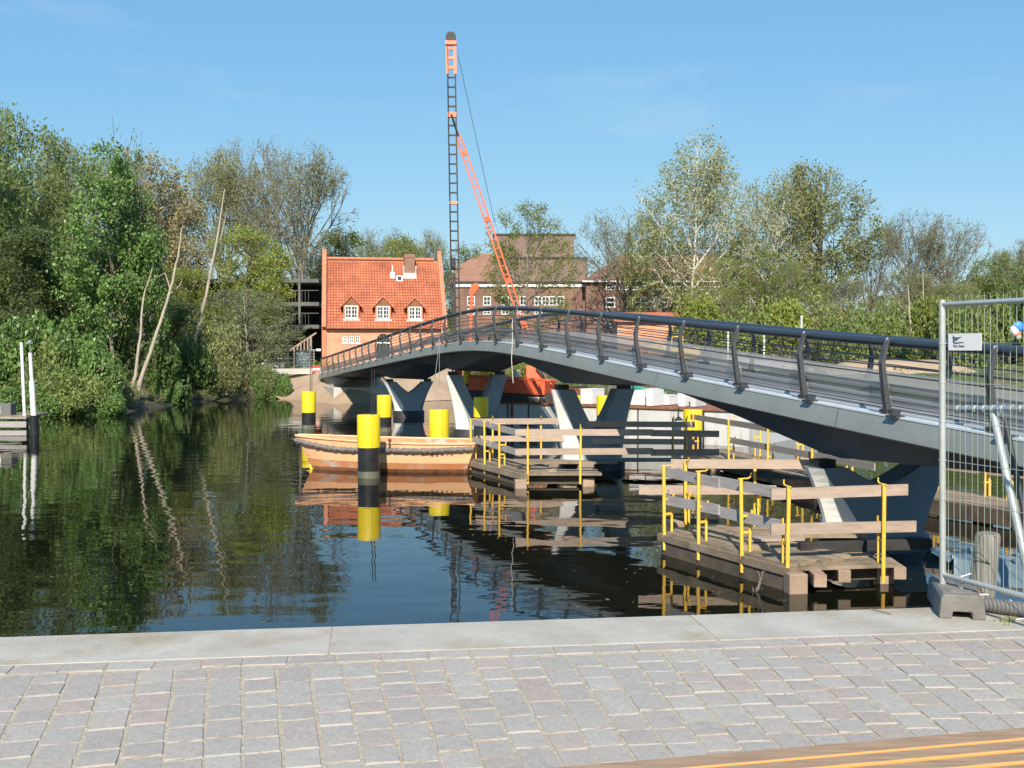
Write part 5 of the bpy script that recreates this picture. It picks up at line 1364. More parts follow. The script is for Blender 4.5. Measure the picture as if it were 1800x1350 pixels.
# ------------------------------------------------------------------ trees
def np_mesh(name, V, Fq, mat, n=4, smooth=False):
    me = bpy.data.meshes.new(name)
    V = np.asarray(V, np.float32); Fq = np.asarray(Fq, np.int32)
    me.vertices.add(len(V)); me.vertices.foreach_set('co', V.ravel())
    nf = len(Fq); me.loops.add(nf * n); me.polygons.add(nf)
    me.loops.foreach_set('vertex_index', Fq.ravel())
    me.polygons.foreach_set('loop_start', np.arange(0, nf * n, n, dtype=np.int32))
    try: me.polygons.foreach_set('loop_total', np.full(nf, n, dtype=np.int32))
    except Exception: pass
    me.polygons.foreach_set('use_smooth', [smooth] * nf)
    me.materials.append(mat); me.update(); me.validate()
    return me
def tubes(segs, sides):
    S = np.array(segs)                                # p0(3) p1(3) r0 r1
    p0, p1, r0, r1 = S[:, :3], S[:, 3:6], S[:, 6], S[:, 7]
    d = p1 - p0; d /= np.linalg.norm(d, axis=1, keepdims=True) + 1e-9
    ref = np.where(np.abs(d[:, 2:3]) < .9, np.array([[0, 0, 1.]]), np.array([[1., 0, 0]]))
    a = np.cross(d, ref); a /= np.linalg.norm(a, axis=1, keepdims=True); c = np.cross(a, d)
    V = []
    for p, r in ((p0, r0), (p1, r1)):
        for j in range(sides):
            t = 2 * math.pi * j / sides
            V.append(p + (a * math.cos(t) + c * math.sin(t)) * r[:, None])
    V = np.stack(V, 1); n = len(S); base = np.arange(n)[:, None] * (2 * sides)
    Fq = np.concatenate([np.stack([base[:, 0] + j, base[:, 0] + (j + 1) % sides, base[:, 0] + sides + (j + 1) % sides, base[:, 0] + sides + j], 1) for j in range(sides)])
    return V.reshape(-1, 3), Fq
def leaves(P, size, rng, flat=.0, aspect=.7):
    n = len(P); nrm = rng.normal(size=(n, 3)); nrm[:, 2] = np.abs(nrm[:, 2]) + flat; nrm /= np.linalg.norm(nrm, axis=1, keepdims=True)
    ref = rng.normal(size=(n, 3)); a = np.cross(nrm, ref); a /= np.linalg.norm(a, axis=1, keepdims=True); c = np.cross(nrm, a)
    s = size * rng.uniform(.6, 1.3, size=(n, 1))
    V = np.stack([P - a * s * .5, P - c * s * .5 * aspect + nrm * s * .08, P + a * s * .5, P + c * s * .5 * aspect + nrm * s * .08], 1).reshape(-1, 3)
    return V, np.arange(4 * n).reshape(-1, 4)
def tree_proto(seed, H=10.0, trunk_r=.2, base=.25, spread=.42, shape='round', nleaf=7000, leaf=.2, lmat='fresh', bmat='bark', twig=True, angle=(50, 45, 45), grav=(.02, .08, .05), stem_dir=(0, 0, 1), cnt=(3, 2, 2), clump=.22, top_taper=.9, tfrac=1.0, dome=None):
    rng = np.random.default_rng(seed); r = random.Random(seed)
    segs = []; ends = []
    def out(q):
        if dome is None: return False
        zc, rz_, rr_ = dome
        if rz_ == 0: return math.hypot(q.x, q.y) > H * (rr_ * max(0, zc - q.z / H) ** .85 + .015)
        return ((q.x ** 2 + q.y ** 2) / (rr_ * H) ** 2 + ((q.z - zc * H) / (rz_ * H)) ** 2) > 1
    def env(t):
        if shape == 'round': return math.sqrt(max(.02, 1 - ((t - .52) / .56) ** 2))
        if shape == 'tall': return max(.12, 1 - .55 * abs(t - .35) / .65) * (1 if t > .1 else .7)
        if shape == 'cone': return max(.05, (1 - t) ** .8 * (.6 + .4 * math.sin(t * 23 + 1)))
        if shape == 'vase': return .35 + .75 * t if t < .8 else max(.3, .95 - (t - .8) * 2.5)
        return 1
    def br(p, d, L, rad, lev):
        n = (12, 5, 3, 2)[lev]
        wig = (.05, .16, .22, .3)[lev]
        for i in range(n):
            d = Vector((d.x + r.gauss(0, wig), d.y + r.gauss(0, wig), d.z + r.gauss(0, wig * .7) + (0 if lev == 0 else grav[lev - 1]))).normalized()
            q = p + d * (L / n); t = (i + 1) / n
            if lev > 0 and out(q): return
            r0 = rad * (1 - top_taper * (i / n)); r1 = rad * (1 - top_taper * t)
            segs.append((*p, *q, max(r0, .009), max(r1, .007), lev))
            if lev >= 2: ends.append((p, q))
            if lev < 3:
                if lev == 0 and t < base: p = q; continue
                for c in range(cnt[lev]):
                    if lev > 0 and i == 0 and c > 0: continue
                    tt = (t - base) / (1 - base) if lev == 0 else t
                    an = R(angle[lev] + r.uniform(-14, 14)) * (1 - .45 * tt if lev == 0 else 1)
                    ref = Vector((0, 0, 1)) if abs(d.z) < .95 else Vector((1, 0, 0))
                    a = d.cross(ref).normalized(); a = Matrix.Rotation(r.uniform(0, 2 * math.pi), 3, d) @ a
                    cd = (d * math.cos(an) + a * math.sin(an)).normalized()
                    if lev == 0: cl = H * spread * env(tt) * r.uniform(.75, 1.1)
                    else: cl = L * (.46 if lev == 1 else .5) * (1.1 - .5 * t) * r.uniform(.7, 1.2)
                    br(q, cd, cl, max(r1 * .55, .014), lev + 1)
            p = q
    sd = Vector(stem_dir).normalized()
    br(Vector((0, 0, -.2)), sd, H * tfrac, trunk_r, 0)
    zmax = max(s[5] for s in segs)
    thick = [s[:8] for s in segs if s[8] <= 1]; thin = [s[:8] for s in segs if s[8] >= 2]
    v1, f1 = tubes(thick, 6)
    if twig:
        v2, f2 = tubes(thin, 3); f2 = f2 + len(v1); v1 = np.concatenate([v1, v2]); f1 = np.concatenate([f1, f2])
    tm = np_mesh('trunk', v1, f1, MT[bmat], 4, True)
    lm = None
    if nleaf:
        E_ = np.array([(*a, *c) for a, c in ends]); ii = rng.integers(0, len(E_), nleaf); t = rng.uniform(0, 1.1, size=(nleaf, 1))
        P = E_[ii, :3] * (1 - t) + E_[ii, 3:] * t + rng.normal(scale=clump, size=(nleaf, 3))
        lv, lf = leaves(P, leaf, rng); lm = np_mesh('crown', lv, lf, LF[lmat])
    xy = np.array([(s[3], s[4]) for s in segs]); rad = float(np.percentile(np.hypot(xy[:, 0], xy[:, 1]), 92))
    return dict(trunk=tm, crown=lm, h=float(zmax), r=rad)
PR = {
    'round': tree_proto(1, nleaf=15000, leaf=.155, lmat='yellowgreen', base=.20, spread=.50, clump=.22, dome=(.56, .47, .40)),
    'roundb': tree_proto(2, nleaf=13000, leaf=.18, lmat='fresh', base=.14, spread=.52, trunk_r=.17, clump=.24, dome=(.53, .50, .38)),
    'airy': tree_proto(17, nleaf=11000, leaf=.125, lmat='yellowgreen', base=.16, spread=.50, trunk_r=.15, clump=.14, angle=(66, 44, 46), grav=(.02, .04, .02), dome=(.54, .49, .40)),
    'sparse': tree_proto(3, nleaf=8000, leaf=.10, lmat='bud', base=.42, spread=.66, trunk_r=.24, cnt=(3, 3, 4), angle=(62, 40, 48), grav=(.06, .05, .0), clump=.12, tfrac=.62, dome=(.56, .45, .43), top_taper=.75),
    'sparseb': tree_proto(13, nleaf=12000, leaf=.105, lmat='olive', base=.34, spread=.62, trunk_r=.22, cnt=(3, 3, 3), angle=(64, 42, 48), grav=(.05, .04, .0), clump=.16, tfrac=.66, dome=(.55, .46, .44), top_taper=.75),
    'tan': tree_proto(4, nleaf=13000, leaf=.15, lmat='tan', base=.18, spread=.52, clump=.22, dome=(.54, .48, .40)),
    'poplar': tree_proto(5, nleaf=15000, leaf=.15, lmat='poplar', base=.10, spread=.40, trunk_r=.10, bmat='bark', angle=(54, 42, 45), grav=(.08, .06, .02), clump=.15, shape='round', dome=(1.0, 0, .40)),
    'birch': tree_proto(6, nleaf=13000, leaf=.105, lmat='olive', base=.14, spread=.44, shape='tall', trunk_r=.10, bmat='barkbirch', angle=(56, 46, 50), grav=(.06, -.02, -.06), clump=.16, dome=(.46, .57, .30)),
    'oak': tree_proto(7, nleaf=18000, leaf=.125, lmat='olive', base=.16, spread=.50, trunk_r=.24, angle=(55, 44, 48), clump=.18, dome=(.52, .50, .36)),
    'bare': tree_proto(8, nleaf=0, base=.42, spread=.60, trunk_r=.13, bmat='bark', angle=(40, 32, 36), grav=(.12, .10, .06), cnt=(3, 2, 2), tfrac=.6, top_taper=.7),
    'dark': tree_proto(9, nleaf=15000, leaf=.19, lmat='dark', base=.05, spread=.44, clump=.26, dome=(.5, .53, .36)),
    'willow': tree_proto(10, nleaf=14000, leaf=.13, lmat='willow', base=.08, spread=.52, angle=(62, 50, 50), grav=(.0, -.05, -.10), clump=.22, dome=(.48, .54, .44)),
    'lime': tree_proto(11, nleaf=17000, leaf=.17, lmat='fresh', base=.08, spread=.54, angle=(60, 45, 45), clump=.24, dome=(.52, .50, .40)),
}
def tree(proto, px, ytop, Y, hw, label, name='tree', group=None, base_px=None, dz=0):
    P = PR[proto]
    top = W(px, ytop, Y); xb = W(px if base_px is None else base_px, 640, Y).x
    z = gz(xb, Y) + dz
    o = thing(name, label, 'tree', (xb, Y, z), rnd.uniform(0, 6.28), group, local=True)
    o.location = (xb, Y, z)
    sz = (top.z - z) / P['h']; sxy = 1.12 * hw * Y / F / P['r']
    o.scale = (sxy, sxy, sz)
    inst('trunk', P['trunk'], o)
    if P['crown']: inst('crown', P['crown'], o)
    return o
LG, RG, HG = 'trees on the left bank', 'trees on the far right bank', 'trees behind the brick house'
T_ = [
 ('lime', -70, 150, 66, 95, 'big green tree at the left picture edge, mostly cut off', 'broadleaf_tree', LG),
 ('lime', 22, 192, 72, 85, 'tall pale green tree leftmost in full view on the left bank', 'broadleaf_tree', LG),
 ('roundb', 92, 236, 82, 80, 'green round-topped tree right of the leftmost tall one', 'broadleaf_tree', LG),
 ('sparseb', 142, 258, 95, 95, 'olive thin-leaved tree filling the gap behind the bright poplar', 'broadleaf_tree', LG),
 ('tan', 248, 268, 86, 88, 'tan-budded tree behind the bright green poplar', 'broadleaf_tree', LG),
 ('tan', 300, 330, 92, 60, 'smaller tan-budded tree right of the larger tan one', 'broadleaf_tree', LG),
 ('poplar', 200, 203, 62.5, 78, 'bright green glossy poplar with the tallest pointed top on the left bank', 'poplar_tree', LG),
 ('poplar', 241, 216, 64.2, 44, 'thinner poplar leader just right of the tallest pointed poplar', 'poplar_tree', LG),
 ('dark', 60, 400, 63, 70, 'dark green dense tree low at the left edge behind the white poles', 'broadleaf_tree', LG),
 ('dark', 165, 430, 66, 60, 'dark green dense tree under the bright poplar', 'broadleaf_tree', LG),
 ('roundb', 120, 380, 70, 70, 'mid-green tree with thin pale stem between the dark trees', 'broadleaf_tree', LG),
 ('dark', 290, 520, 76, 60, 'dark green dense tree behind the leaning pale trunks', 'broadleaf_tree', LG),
 ('sparseb', 385, 262, 108, 80, 'greenish open-crowned tree left of the two big bare crowns', 'broadleaf_tree', LG),
 ('sparse', 458, 238, 112, 90, 'big nearly leafless tree, left one of the pair against the sky', 'broadleaf_tree', LG),
 ('sparse', 522, 242, 104, 92, 'big nearly leafless tree, right one of the pair against the sky', 'broadleaf_tree', LG),
 ('round', 425, 400, 84, 70, 'yellow-green tree in front of the bare pair', 'broadleaf_tree', LG),
 ('round', 330, 470, 82, 60, 'yellow-green tree behind the leaning birch trunk', 'broadleaf_tree', LG),
 ('willow', 430, 505, 77, 75, 'grey-green willow drooping beside the concrete galleries', 'willow_tree', LG),
 ('round', 602, 404, 112, 62, 'bright green round tree above the left end of the red roof', 'broadleaf_tree', HG),
 ('sparse', 672, 392, 122, 52, 'bare greyish tree above the middle of the red roof', 'broadleaf_tree', HG),
 ('round', 706, 416, 116, 48, 'fresh green tree above the chimney of the brick house', 'broadleaf_tree', HG),
 ('sparseb', 756, 404, 120, 52, 'thin olive tree above the right end of the red roof', 'broadleaf_tree', HG),
 ('roundb', 822, 432, 125, 42, 'small green tree just right of the rig mast', 'broadleaf_tree', HG),
 ('sparseb', 560, 430, 110, 50, 'olive tree tucked behind the house\'s left gable', 'broadleaf_tree', HG),
 ('airy', 918, 354, 100, 74, 'light green young tree before the theatre tower', 'broadleaf_tree', RG),
 ('sparse', 1092, 360, 112, 80, 'thin-leaved tree before the school roof', 'broadleaf_tree', RG),
 ('birch', 1212, 238, 98, 84, 'tall pale-trunked birch, highest tree on the right bank', 'birch_tree', RG),
 ('birch', 1285, 285, 103, 64, 'slim birch right of the highest one', 'birch_tree', RG),
 ('birch', 1345, 298, 97, 66, 'white-stemmed birch beside the big dense tree', 'birch_tree', RG),
 ('oak', 1432, 290, 100, 88, 'big dense olive-green tree on the right bank', 'broadleaf_tree', RG),
 ('airy', 1392, 318, 106, 66, 'light green tree between the white-stemmed birch and the big dense tree', 'broadleaf_tree', RG),
 ('airy', 1165, 345, 108, 56, 'light green tree left of the highest birch', 'broadleaf_tree', RG),
 ('bare', 1528, 338, 104, 68, 'completely bare forked tree against the sky', 'bare_tree', RG),
 ('sparse', 1615, 362, 108, 62, 'round-headed budding tree, left one of the pair near the fence', 'broadleaf_tree', RG),
 ('sparse', 1674, 378, 110, 62, 'round-headed budding tree, right one of the pair near the fence', 'broadleaf_tree', RG),
 ('roundb', 1745, 452, 100, 55, 'green tree behind the fence\'s top rail', 'broadleaf_tree', RG),
 ('sparseb', 1800, 420, 104, 62, 'dull olive tree cut by the right picture edge', 'broadleaf_tree', RG),
 ('oak', 1880, 400, 100, 70, 'olive tree just beyond the right picture edge', 'broadleaf_tree', RG),
 ('airy', 1270, 450, 90, 52, 'low yellow-green tree under the slim birch', 'broadleaf_tree', RG),
 ('airy', 1340, 440, 88, 62, 'low fresh green tree under the white-stemmed birch', 'broadleaf_tree', RG),
 ('airy', 1405, 460, 90, 62, 'low yellow-green tree under the big dense tree', 'broadleaf_tree', RG),
 ('sparseb', 1490, 480, 92, 62, 'low olive tree left of the bare tree\'s trunk', 'broadleaf_tree', RG),
 ('sparseb', 1600, 470, 90, 62, 'low olive tree below the round-headed pair', 'broadleaf_tree', RG),
 ('sparseb', 1665, 490, 88, 55, 'low olive tree behind the fence post', 'broadleaf_tree', RG),
]
for a in T_: tree(a[0], a[1], a[2], a[3], a[4], a[5], a[6], a[7])

# leaning pale stems on the left bank
def stem_tree(pts, Y, r, label, group='leaning pale trunks on the left bank', cat='tree', leafy=None):
    P = [W(x, y, Y + i * .25) for i, (x, y) in enumerate(pts)]
    o = thing('leaning_tree', label, cat, P[0], group=group)
    b = MB(); n = len(P)
    Q_ = []
    for i in range(n - 1):
        for j in range(4): Q_.append(P[i].lerp(P[i + 1], j / 4) + Vector((rnd.uniform(-.03, .03), 0, 0)))
    Q_.append(P[-1])
    m_ = len(Q_)
    b.tube(Q_, [r * (1 - .8 * i / (m_ - 1)) for i in range(m_)], 8); b.build('trunk', MT['barkpale'], o, True, 60)
    return o, Q_, r
def limb(o, pts, Y, r):
    b = MB(); P = [W(x, y, Y) for x, y in pts]; b.tube(P, [r * (1 - .75 * i / (len(P) - 1)) for i in range(len(P))], 6); b.build('limb', MT['barkpale'], o, True, 60)
o, q, r = stem_tree([(325, 700), (340, 612), (362, 520), (382, 420), (395, 332)], 72.5, .17, 'tall leaning pale trunk, nearly bare, with a fork near its top')
limb(o, [(372, 470), (388, 420), (400, 366)], 73.6, .08)
o, q, r = stem_tree([(224, 712), (238, 660), (247, 590), (252, 520), (268, 470)], 60.5, .12, 'shorter leaning pale stem at the water edge, left of its twin')
o, q, r = stem_tree([(234, 716), (252, 655), (276, 585), (300, 510), (313, 450), (320, 400)], 60.8, .145, 'longer leaning pale stem at the water edge, right of its twin')
limb(o, [(300, 510), (290, 480), (262, 495)], 62, .06); limb(o, [(296, 520), (318, 500), (325, 470)], 62, .05)
o, q, r = stem_tree([(118, 640), (119, 560), (122, 470), (128, 400)], 66, .13, 'thin upright pale stem among the dark trees on the left bank')
o, q, r = stem_tree([(182, 640), (185, 560), (188, 460)], 64, .12, 'thin upright pale stem below the bright poplar')
o, q, r = stem_tree([(430, 680), (434, 600), (428, 520)], 76, .12, 'short upright pale stem in front of the willow')
for pts, Y, lb in (([(1605, 610), (1600, 560), (1596, 500)], 80, 'pale slim stem left of a pair behind the near railing'), ([(1628, 612), (1624, 560), (1622, 480)], 80, 'pale slim stem right of a pair behind the near railing')):
    stem_tree(pts, Y, .12, lb, 'slim pale stems behind the near railing')

# bushes along the water
def bush_mesh(seed, n, leaf, lmat, lumps=9, flat=.3):
    rng = np.random.default_rng(seed)
    C_ = np.stack([rng.uniform(-.75, .75, lumps), rng.uniform(-.6, .6, lumps), rng.uniform(.1, .72, lumps)], 1); rr = rng.uniform(.22, .42, lumps)
    C_[0] = (0, 0, .55); rr[0] = .45
    ii = rng.integers(0, lumps, n); d = rng.normal(size=(n, 3)); d /= np.linalg.norm(d, axis=1, keepdims=True)
    P = C_[ii] + d * (rr[ii] * rng.uniform(.55, 1.08, n) ** .6)[:, None] + rng.normal(scale=.03, size=(n, 3))
    P[:, 2] = np.where(P[:, 2] < -.05, rng.uniform(-.05, .15, n), P[:, 2])
    v, f = leaves(P, leaf, rng, flat)
    fol = np_mesh('foliage', v, f, LF[lmat])
    segs = []
    for i in range(lumps * 5):
        c = C_[i % lumps]; e = c + rng.normal(scale=.2, size=3); m_ = np.array((c[0] * .4, c[1] * .4, .25)) + rng.normal(scale=.06, size=3)
        b0 = (c[0] * .2, c[1] * .2, -.1)
        segs.append((*b0, *m_, .016, .012)); segs.append((*m_, *e, .012, .005))
    v, f = tubes(segs, 4)
    return fol, np_mesh('stems', v, f, MT['bark'], 4, True)
BU = {k: bush_mesh(*v) for k, v in {
    'fresh': (21, 5200, .085, 'fresh'), 'lush': (22, 7000, .075, 'poplar'), 'scrub': (23, 3200, .06, 'olive'), 'dark': (24, 5000, .085, 'dark'), 'pale': (25, 3600, .06, 'willow'), 'yg': (26, 4500, .08, 'yellowgreen')}.items()}
def bush(kind, px, ytop, ybase, Y, hw, label, group='bushes along the left bank', depth=None, name='bush'):
    p = W(px, ybase, Y); h = W(px, ytop, Y).z - p.z; sx = hw * Y / F / .95
    o = thing(name, label, 'bush', p, rnd.uniform(-.4, .4), group, local=True); o.location = p
    o.scale = (sx, depth or sx * .8, h)
    f_, s_ = BU[kind]; inst('foliage', f_, o); inst('stems', s_, o)
for a in [
 ('lush', -40, 590, 728, 55.5, 75, 'bright bush at the left picture edge behind the landing stage'),
 ('fresh', 40, 575, 727, 56.5, 80, 'large fresh green bush behind the two white poles'),
 ('lush', 105, 560, 726, 57.0, 85, 'largest leafy bush hanging over the water on the left bank'),
 ('lush', 160, 600, 724, 57.0, 55, 'leafy bush right of the largest one, touching the water'),
 ('fresh', 75, 640, 731, 54.5, 70, 'low leafy bush overhanging the water below the largest bush'),
 ('fresh', 150, 655, 730, 55.5, 60, 'low leafy bush overhanging the water left of the pale twin stems'),
 ('lush', 62, 680, 737, 53.6, 52, 'lowest leafy bush dipping into the water beside the white poles'),
 ('fresh', 112, 676, 735, 54.0, 55, 'second low bush dipping into the water, right of the white poles'),
 ('lush', 168, 684, 733, 54.6, 50, 'third low bush dipping into the water, left of the dry grassy clump'),
 ('scrub', 255, 690, 716, 63, 40, 'low twiggy scrub between the pale twin stems and the dark bush'),
 ('scrub', 330, 684, 708, 69, 45, 'low twiggy scrub at the foot of the tall leaning trunk'),
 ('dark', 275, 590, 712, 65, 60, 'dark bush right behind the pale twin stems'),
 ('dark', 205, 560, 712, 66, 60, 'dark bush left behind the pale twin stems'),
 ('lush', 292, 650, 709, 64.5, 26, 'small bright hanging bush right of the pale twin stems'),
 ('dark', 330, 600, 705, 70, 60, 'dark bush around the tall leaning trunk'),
 ('scrub', 372, 560, 703, 71.5, 60, 'twiggy scrub right of the tall leaning trunk'),
 ('pale', 415, 590, 702, 73, 55, 'grey-green scrub at the water edge below the willow'),
 ('scrub', 385, 640, 704, 71, 55, 'low twiggy scrub at the water edge'),
 ('scrub', 455, 640, 702, 73.0, 40, 'low olive scrub before the far railing'),
 ('lush', 480, 648, 702, 73.2, 32, 'round bright green bush at the foot of the embankment'),
 ('scrub', 212, 668, 722, 58.5, 45, 'dry grassy clump at the foot of the pale twin stems'),
 ('pale', 440, 560, 650, 78, 60, 'pale loose bush before the concrete galleries')]: bush(*a)
BG = 'bushes on the far right bank'
for a in [
 ('yg', 850, 640, 668, 74, 35, 'small bush seen under the bridge left of the third pier\'s arm'),
 ('yg', 910, 640, 690, 72, 42, 'grassy bush seen under the bridge beside the orange counterweight'),
 ('fresh', 1012, 662, 700, 70, 30, 'green bush seen under the bridge inside the second pier\'s V'),
 ('pale', 1060, 658, 700, 72, 50, 'dry pale bush behind the white site boxes'),
 ('yg', 1225, 520, 640, 84, 55, 'yellow-green bush beyond the railing near the excavator'),
 ('fresh', 1300, 530, 645, 83, 60, 'fresh green bush beyond the railing, left of the white lamp post'),
 ('yg', 1375, 525, 645, 82, 60, 'yellow-green bush beyond the railing at the white lamp post'),
 ('scrub', 1450, 520, 645, 84, 60, 'olive scrub beyond the railing right of the white lamp post'),
 ('fresh', 1500, 540, 645, 80, 50, 'green bush beyond the railing below the bare tree'),
 ('fresh', 1560, 520, 645, 86, 55, 'green bush beyond the railing right of the bare tree\'s foot'),
 ('yg', 1640, 520, 645, 80, 55, 'yellow-green bush behind the fence post'),
 ('fresh', 1710, 510, 650, 76, 60, 'tall green bush seen through the mesh fence'),
 ('dark', 1780, 500, 650, 78, 60, 'dark bush behind the right end of the mesh fence'),
 ('yg', 1850, 510, 650, 76, 60, 'yellow-green bush beyond the right picture edge')]: bush(*a, group=BG)

# low growth on the banks and a far belt of trees
rng = np.random.default_rng(5)
n = 26000
xs = rng.uniform(-60, 45, n); ys = rng.uniform(50, 112, n); z = land_z(xs, ys)
keepm = (z > .12) & ~((xs > -17.5) & (xs < -3) & (ys < 80)) & (rng.uniform(0, 1, n) < np.where(xs < -12, 1, .55))
P = np.stack([xs, ys, z + rng.uniform(0, .35, n)], 1)[keepm]
v, f = leaves(P, .32, rng, 0, .35)
tag(link(bpy.data.objects.new('undergrowth', np_mesh('undergrowth', v, f, LF['fresh']))), 'low green weeds and grass covering the far bank', 'undergrowth', kind='stuff')
n = 60000
xs = rng.uniform(-190, 230, n); rowy = rng.uniform(150, 175, n)
top = 9 + 2.0 * np.sin(xs * .09) + 1.6 * np.sin(xs * .23 + 1) + 1.2 * np.sin(xs * .7) + np.where((xs > -55) & (xs < 60), 0, 3)
z = 1.5 + (top) * rng.uniform(0, 1, n) ** .7
v, f = leaves(np.stack([xs + rng.normal(size=n), rowy, z], 1), 1.0, rng, 0, .8)
tag(link(bpy.data.objects.new('far_woods', np_mesh('far_woods', v, f, LF['olive']))), 'far belt of woods closing the view behind the buildings', 'woods', kind='stuff')

# ------------------------------------------------------------------ mesh fence on the quay
fp = WZ(1657, 1026, QZ + .15)
fx, fyv = fp.x, fp.y
fd = Vector((.36, -.93, 0)).normalized()
FZ = QZ + .17
ft = W(1650, 527, fyv).z
fence = thing('site_fence', 'galvanised mesh site fence panel standing at the right edge of the quay', 'fence', (fx, fyv, QZ))
lean = Vector((-.028, 0, 0))
def FPt(u, z): return Vector((fx, fyv, z)) + fd * u + lean * ((z - FZ) / 2.0)
b = MB(); b.tube([FPt(0, FZ - .06), FPt(0, ft)], .021, 12); b.build('post', MT['galv'], fence, True, 50)
b = MB(); b.tube([FPt(3.5, FZ - .06), FPt(3.5, ft)], .021, 12); b.build('post', MT['galv'], fence, True, 50)
for z in (ft - .03, FZ + .04):
    b = MB(); b.tube([FPt(.0, z), FPt(3.5, z)], .0165, 10); b.build('rail', MT['galv'], fence, True, 50)
for i in range(1, 70):
    b = MB(); u = i * .05; b.tube([FPt(u, FZ + .03), FPt(u + .004 * math.sin(i * 3), FZ + 1), FPt(u, ft + .025)], .0017, 5); b.build('mesh_wire', MT['galvgreen'], fence)
for i in range(1, 7):
    z = FZ + .03 + i * (ft - FZ - .06) / 7
    b = MB(); b.tube([FPt(-.01, z), FPt(3.5, z)], .0022, 5); b.build('cross_wire', MT['galv'], fence)
    b = MB(); b.tube([FPt(0, z - .004), FPt(0, z + .004)], .0235, 12); b.build('wire_tie', MT['galv'], fence)
# fence foot
fo = thing('fence_foot', 'grey moulded block foot under the fence post', 'fence foot', (fx, fyv, QZ))
m = Matrix.Rotation(R(-14), 3, 'Z')
def FB(x, y, z): return Vector((fx + .06, fyv - .06, QZ)) + m @ Vector((x, y, z))
b = MB(); prof = [(-.135, 0), (-.06, 0), (-.055, .045), (.055, .045), (.06, 0), (.135, 0), (.125, .125), (.105, .15), (-.105, .15), (-.125, .125)]
b.loft([[FB(x, y, z) for x, z in prof] for y in (-.28, -.27, .30, .31)])
b.build('block_body', MT['block'], fo, bevel=.008)
for y in (-.2, -.15): b = MB(); b.box(FB(0, y, .153), (.14, .018, .008), m); b.build('ridge', MT['block'], fo)
# name plate on the fence
o = thing('name_plate', 'small white plate with a curved blue emblem hung on the mesh fence', 'sign', FPt(.2, ft - .4))
def uat(px, yy):
    lo, hi = 0.0, 1.2
    for _ in range(40):
        m_ = (lo + hi) / 2
        if to_px(FPt(m_, 3.3))[0] < px: lo = m_
        else: hi = m_
    return lo
u0, u1 = uat(1669, 600), uat(1727, 600)
c0 = FPt((u0 + u1) / 2, 3.3)
z1, z0 = W(1698, 586, c0.y).z, W(1698, 616, c0.y).z
nrm = Vector((fd.y, -fd.x, 0)); nrm = nrm if nrm.y < 0 else -nrm
if nrm.dot(Vector((0, 0, 0)) - c0) < 0: nrm = -nrm
def SPt(s, t, off=0): return FPt(u0 + (u1 - u0) * s, z0 + (z1 - z0) * t) + nrm * (.006 + off)
b = MB(); b.loft([[SPt(0, 0), SPt(1, 0), SPt(1, 1), SPt(0, 1)][::-1], [SPt(0, 0, .003), SPt(1, 0, .003), SPt(1, 1, .003), SPt(0, 1, .003)][::-1]]); b.build('plate', MT['white'], o)
def plate_strip(name, top, bot, mat):
    b = MB(); V = [SPt(s, t, .0045) for s, t in top] + [SPt(s, t, .0045) for s, t in bot]; n_ = len(top)
    b.add(V, [(i, i + 1, n_ + i + 1, n_ + i) for i in range(n_ - 1)]); b.build(name, MT[mat], o)
plate_strip('emblem', [(.15, .92), (.19, .78), (.28, .775), (.38, .79), (.44, .82)], [(.14, .70), (.19, .70), (.28, .715), (.38, .745), (.44, .82)], 'rail')
plate_strip('emblem', [(.145, .70), (.20, .70), (.27, .71), (.34, .72)], [(.145, .50), (.20, .52), (.27, .58), (.34, .70)], 'tarp')
plate_strip('emblem', [(.145, .52), (.19, .47), (.28, .46), (.38, .50), (.50, .47)], [(.15, .46), (.20, .40), (.28, .395), (.38, .44), (.50, .455)], 'rail')
fc = bpy.data.curves.new('lettering', 'FONT'); fc.body = 'Thor Sands'; fc.size = .030; fc.extrude = .0004; fc.align_x = 'LEFT'
fo_ = bpy.data.objects.new('lettering', fc); link(fo_); fo_.parent = o; fc.materials.append(MT['rail'])
right_ = (SPt(1, 0) - SPt(0, 0)).normalized()
if right_.cross(Vector((0, 0, 1))).dot(nrm) < 0: pass
zc = Vector((0, 0, 1)); fo_.matrix_local = Matrix.Translation(SPt(.15, .20, .005) - Vector(o.location)) @ Matrix((right_, zc, right_.cross(zc))).transposed().to_4x4()
tw = (SPt(.5, 0) - SPt(.15, 0)).length
bpy.context.view_layer.update()
if fo_.dimensions.x > 0: fc.size *= tw / fo_.dimensions.x
bpy.context.view_layer.update()
tm_ = bpy.data.meshes.new_from_object(fo_.evaluated_get(bpy.context.evaluated_depsgraph_get())); tm_.materials.clear(); tm_.materials.append(MT['rail'])
fm_ = bpy.data.objects.new('lettering_print', tm_); link(fm_); fm_.parent = o; fm_.matrix_local = fo_.matrix_local.copy(); fm_['kind'] = 'stuff'
bpy.data.objects.remove(fo_); fm_.name = 'lettering'
# crumpled multicoloured foil at the picture edge
ue = uat(1797, 580)
o = thing('foil_balloon', 'crumpled blue, white and pink foil caught in the mesh at the right edge', 'foil', FPt(ue, 3.4))
cc = FPt(ue, W(1797, 582, FPt(ue, 3).y).z) + nrm * .05
for i, (mt, dx, dz, rr) in enumerate((('blue', .016, .026, .034), ('white', -.004, .006, .03), ('verge', .010, -.014, .022), ('galv', .018, -.034, .018))):
    b = MB(); rings = []
    for j in range(6):
        th_ = math.pi * j / 5; rings.append([cc + Vector((dx + rr * math.sin(th_) * math.cos(a) * rnd.uniform(.8, 1.15), rr * .5 * math.sin(th_) * math.sin(a), dz + rr * math.cos(th_))) for a in [2 * math.pi * q / 9 for q in range(9)]])
    b.loft(rings); b.build('foil_fold', MT[mt], o, True, 60)
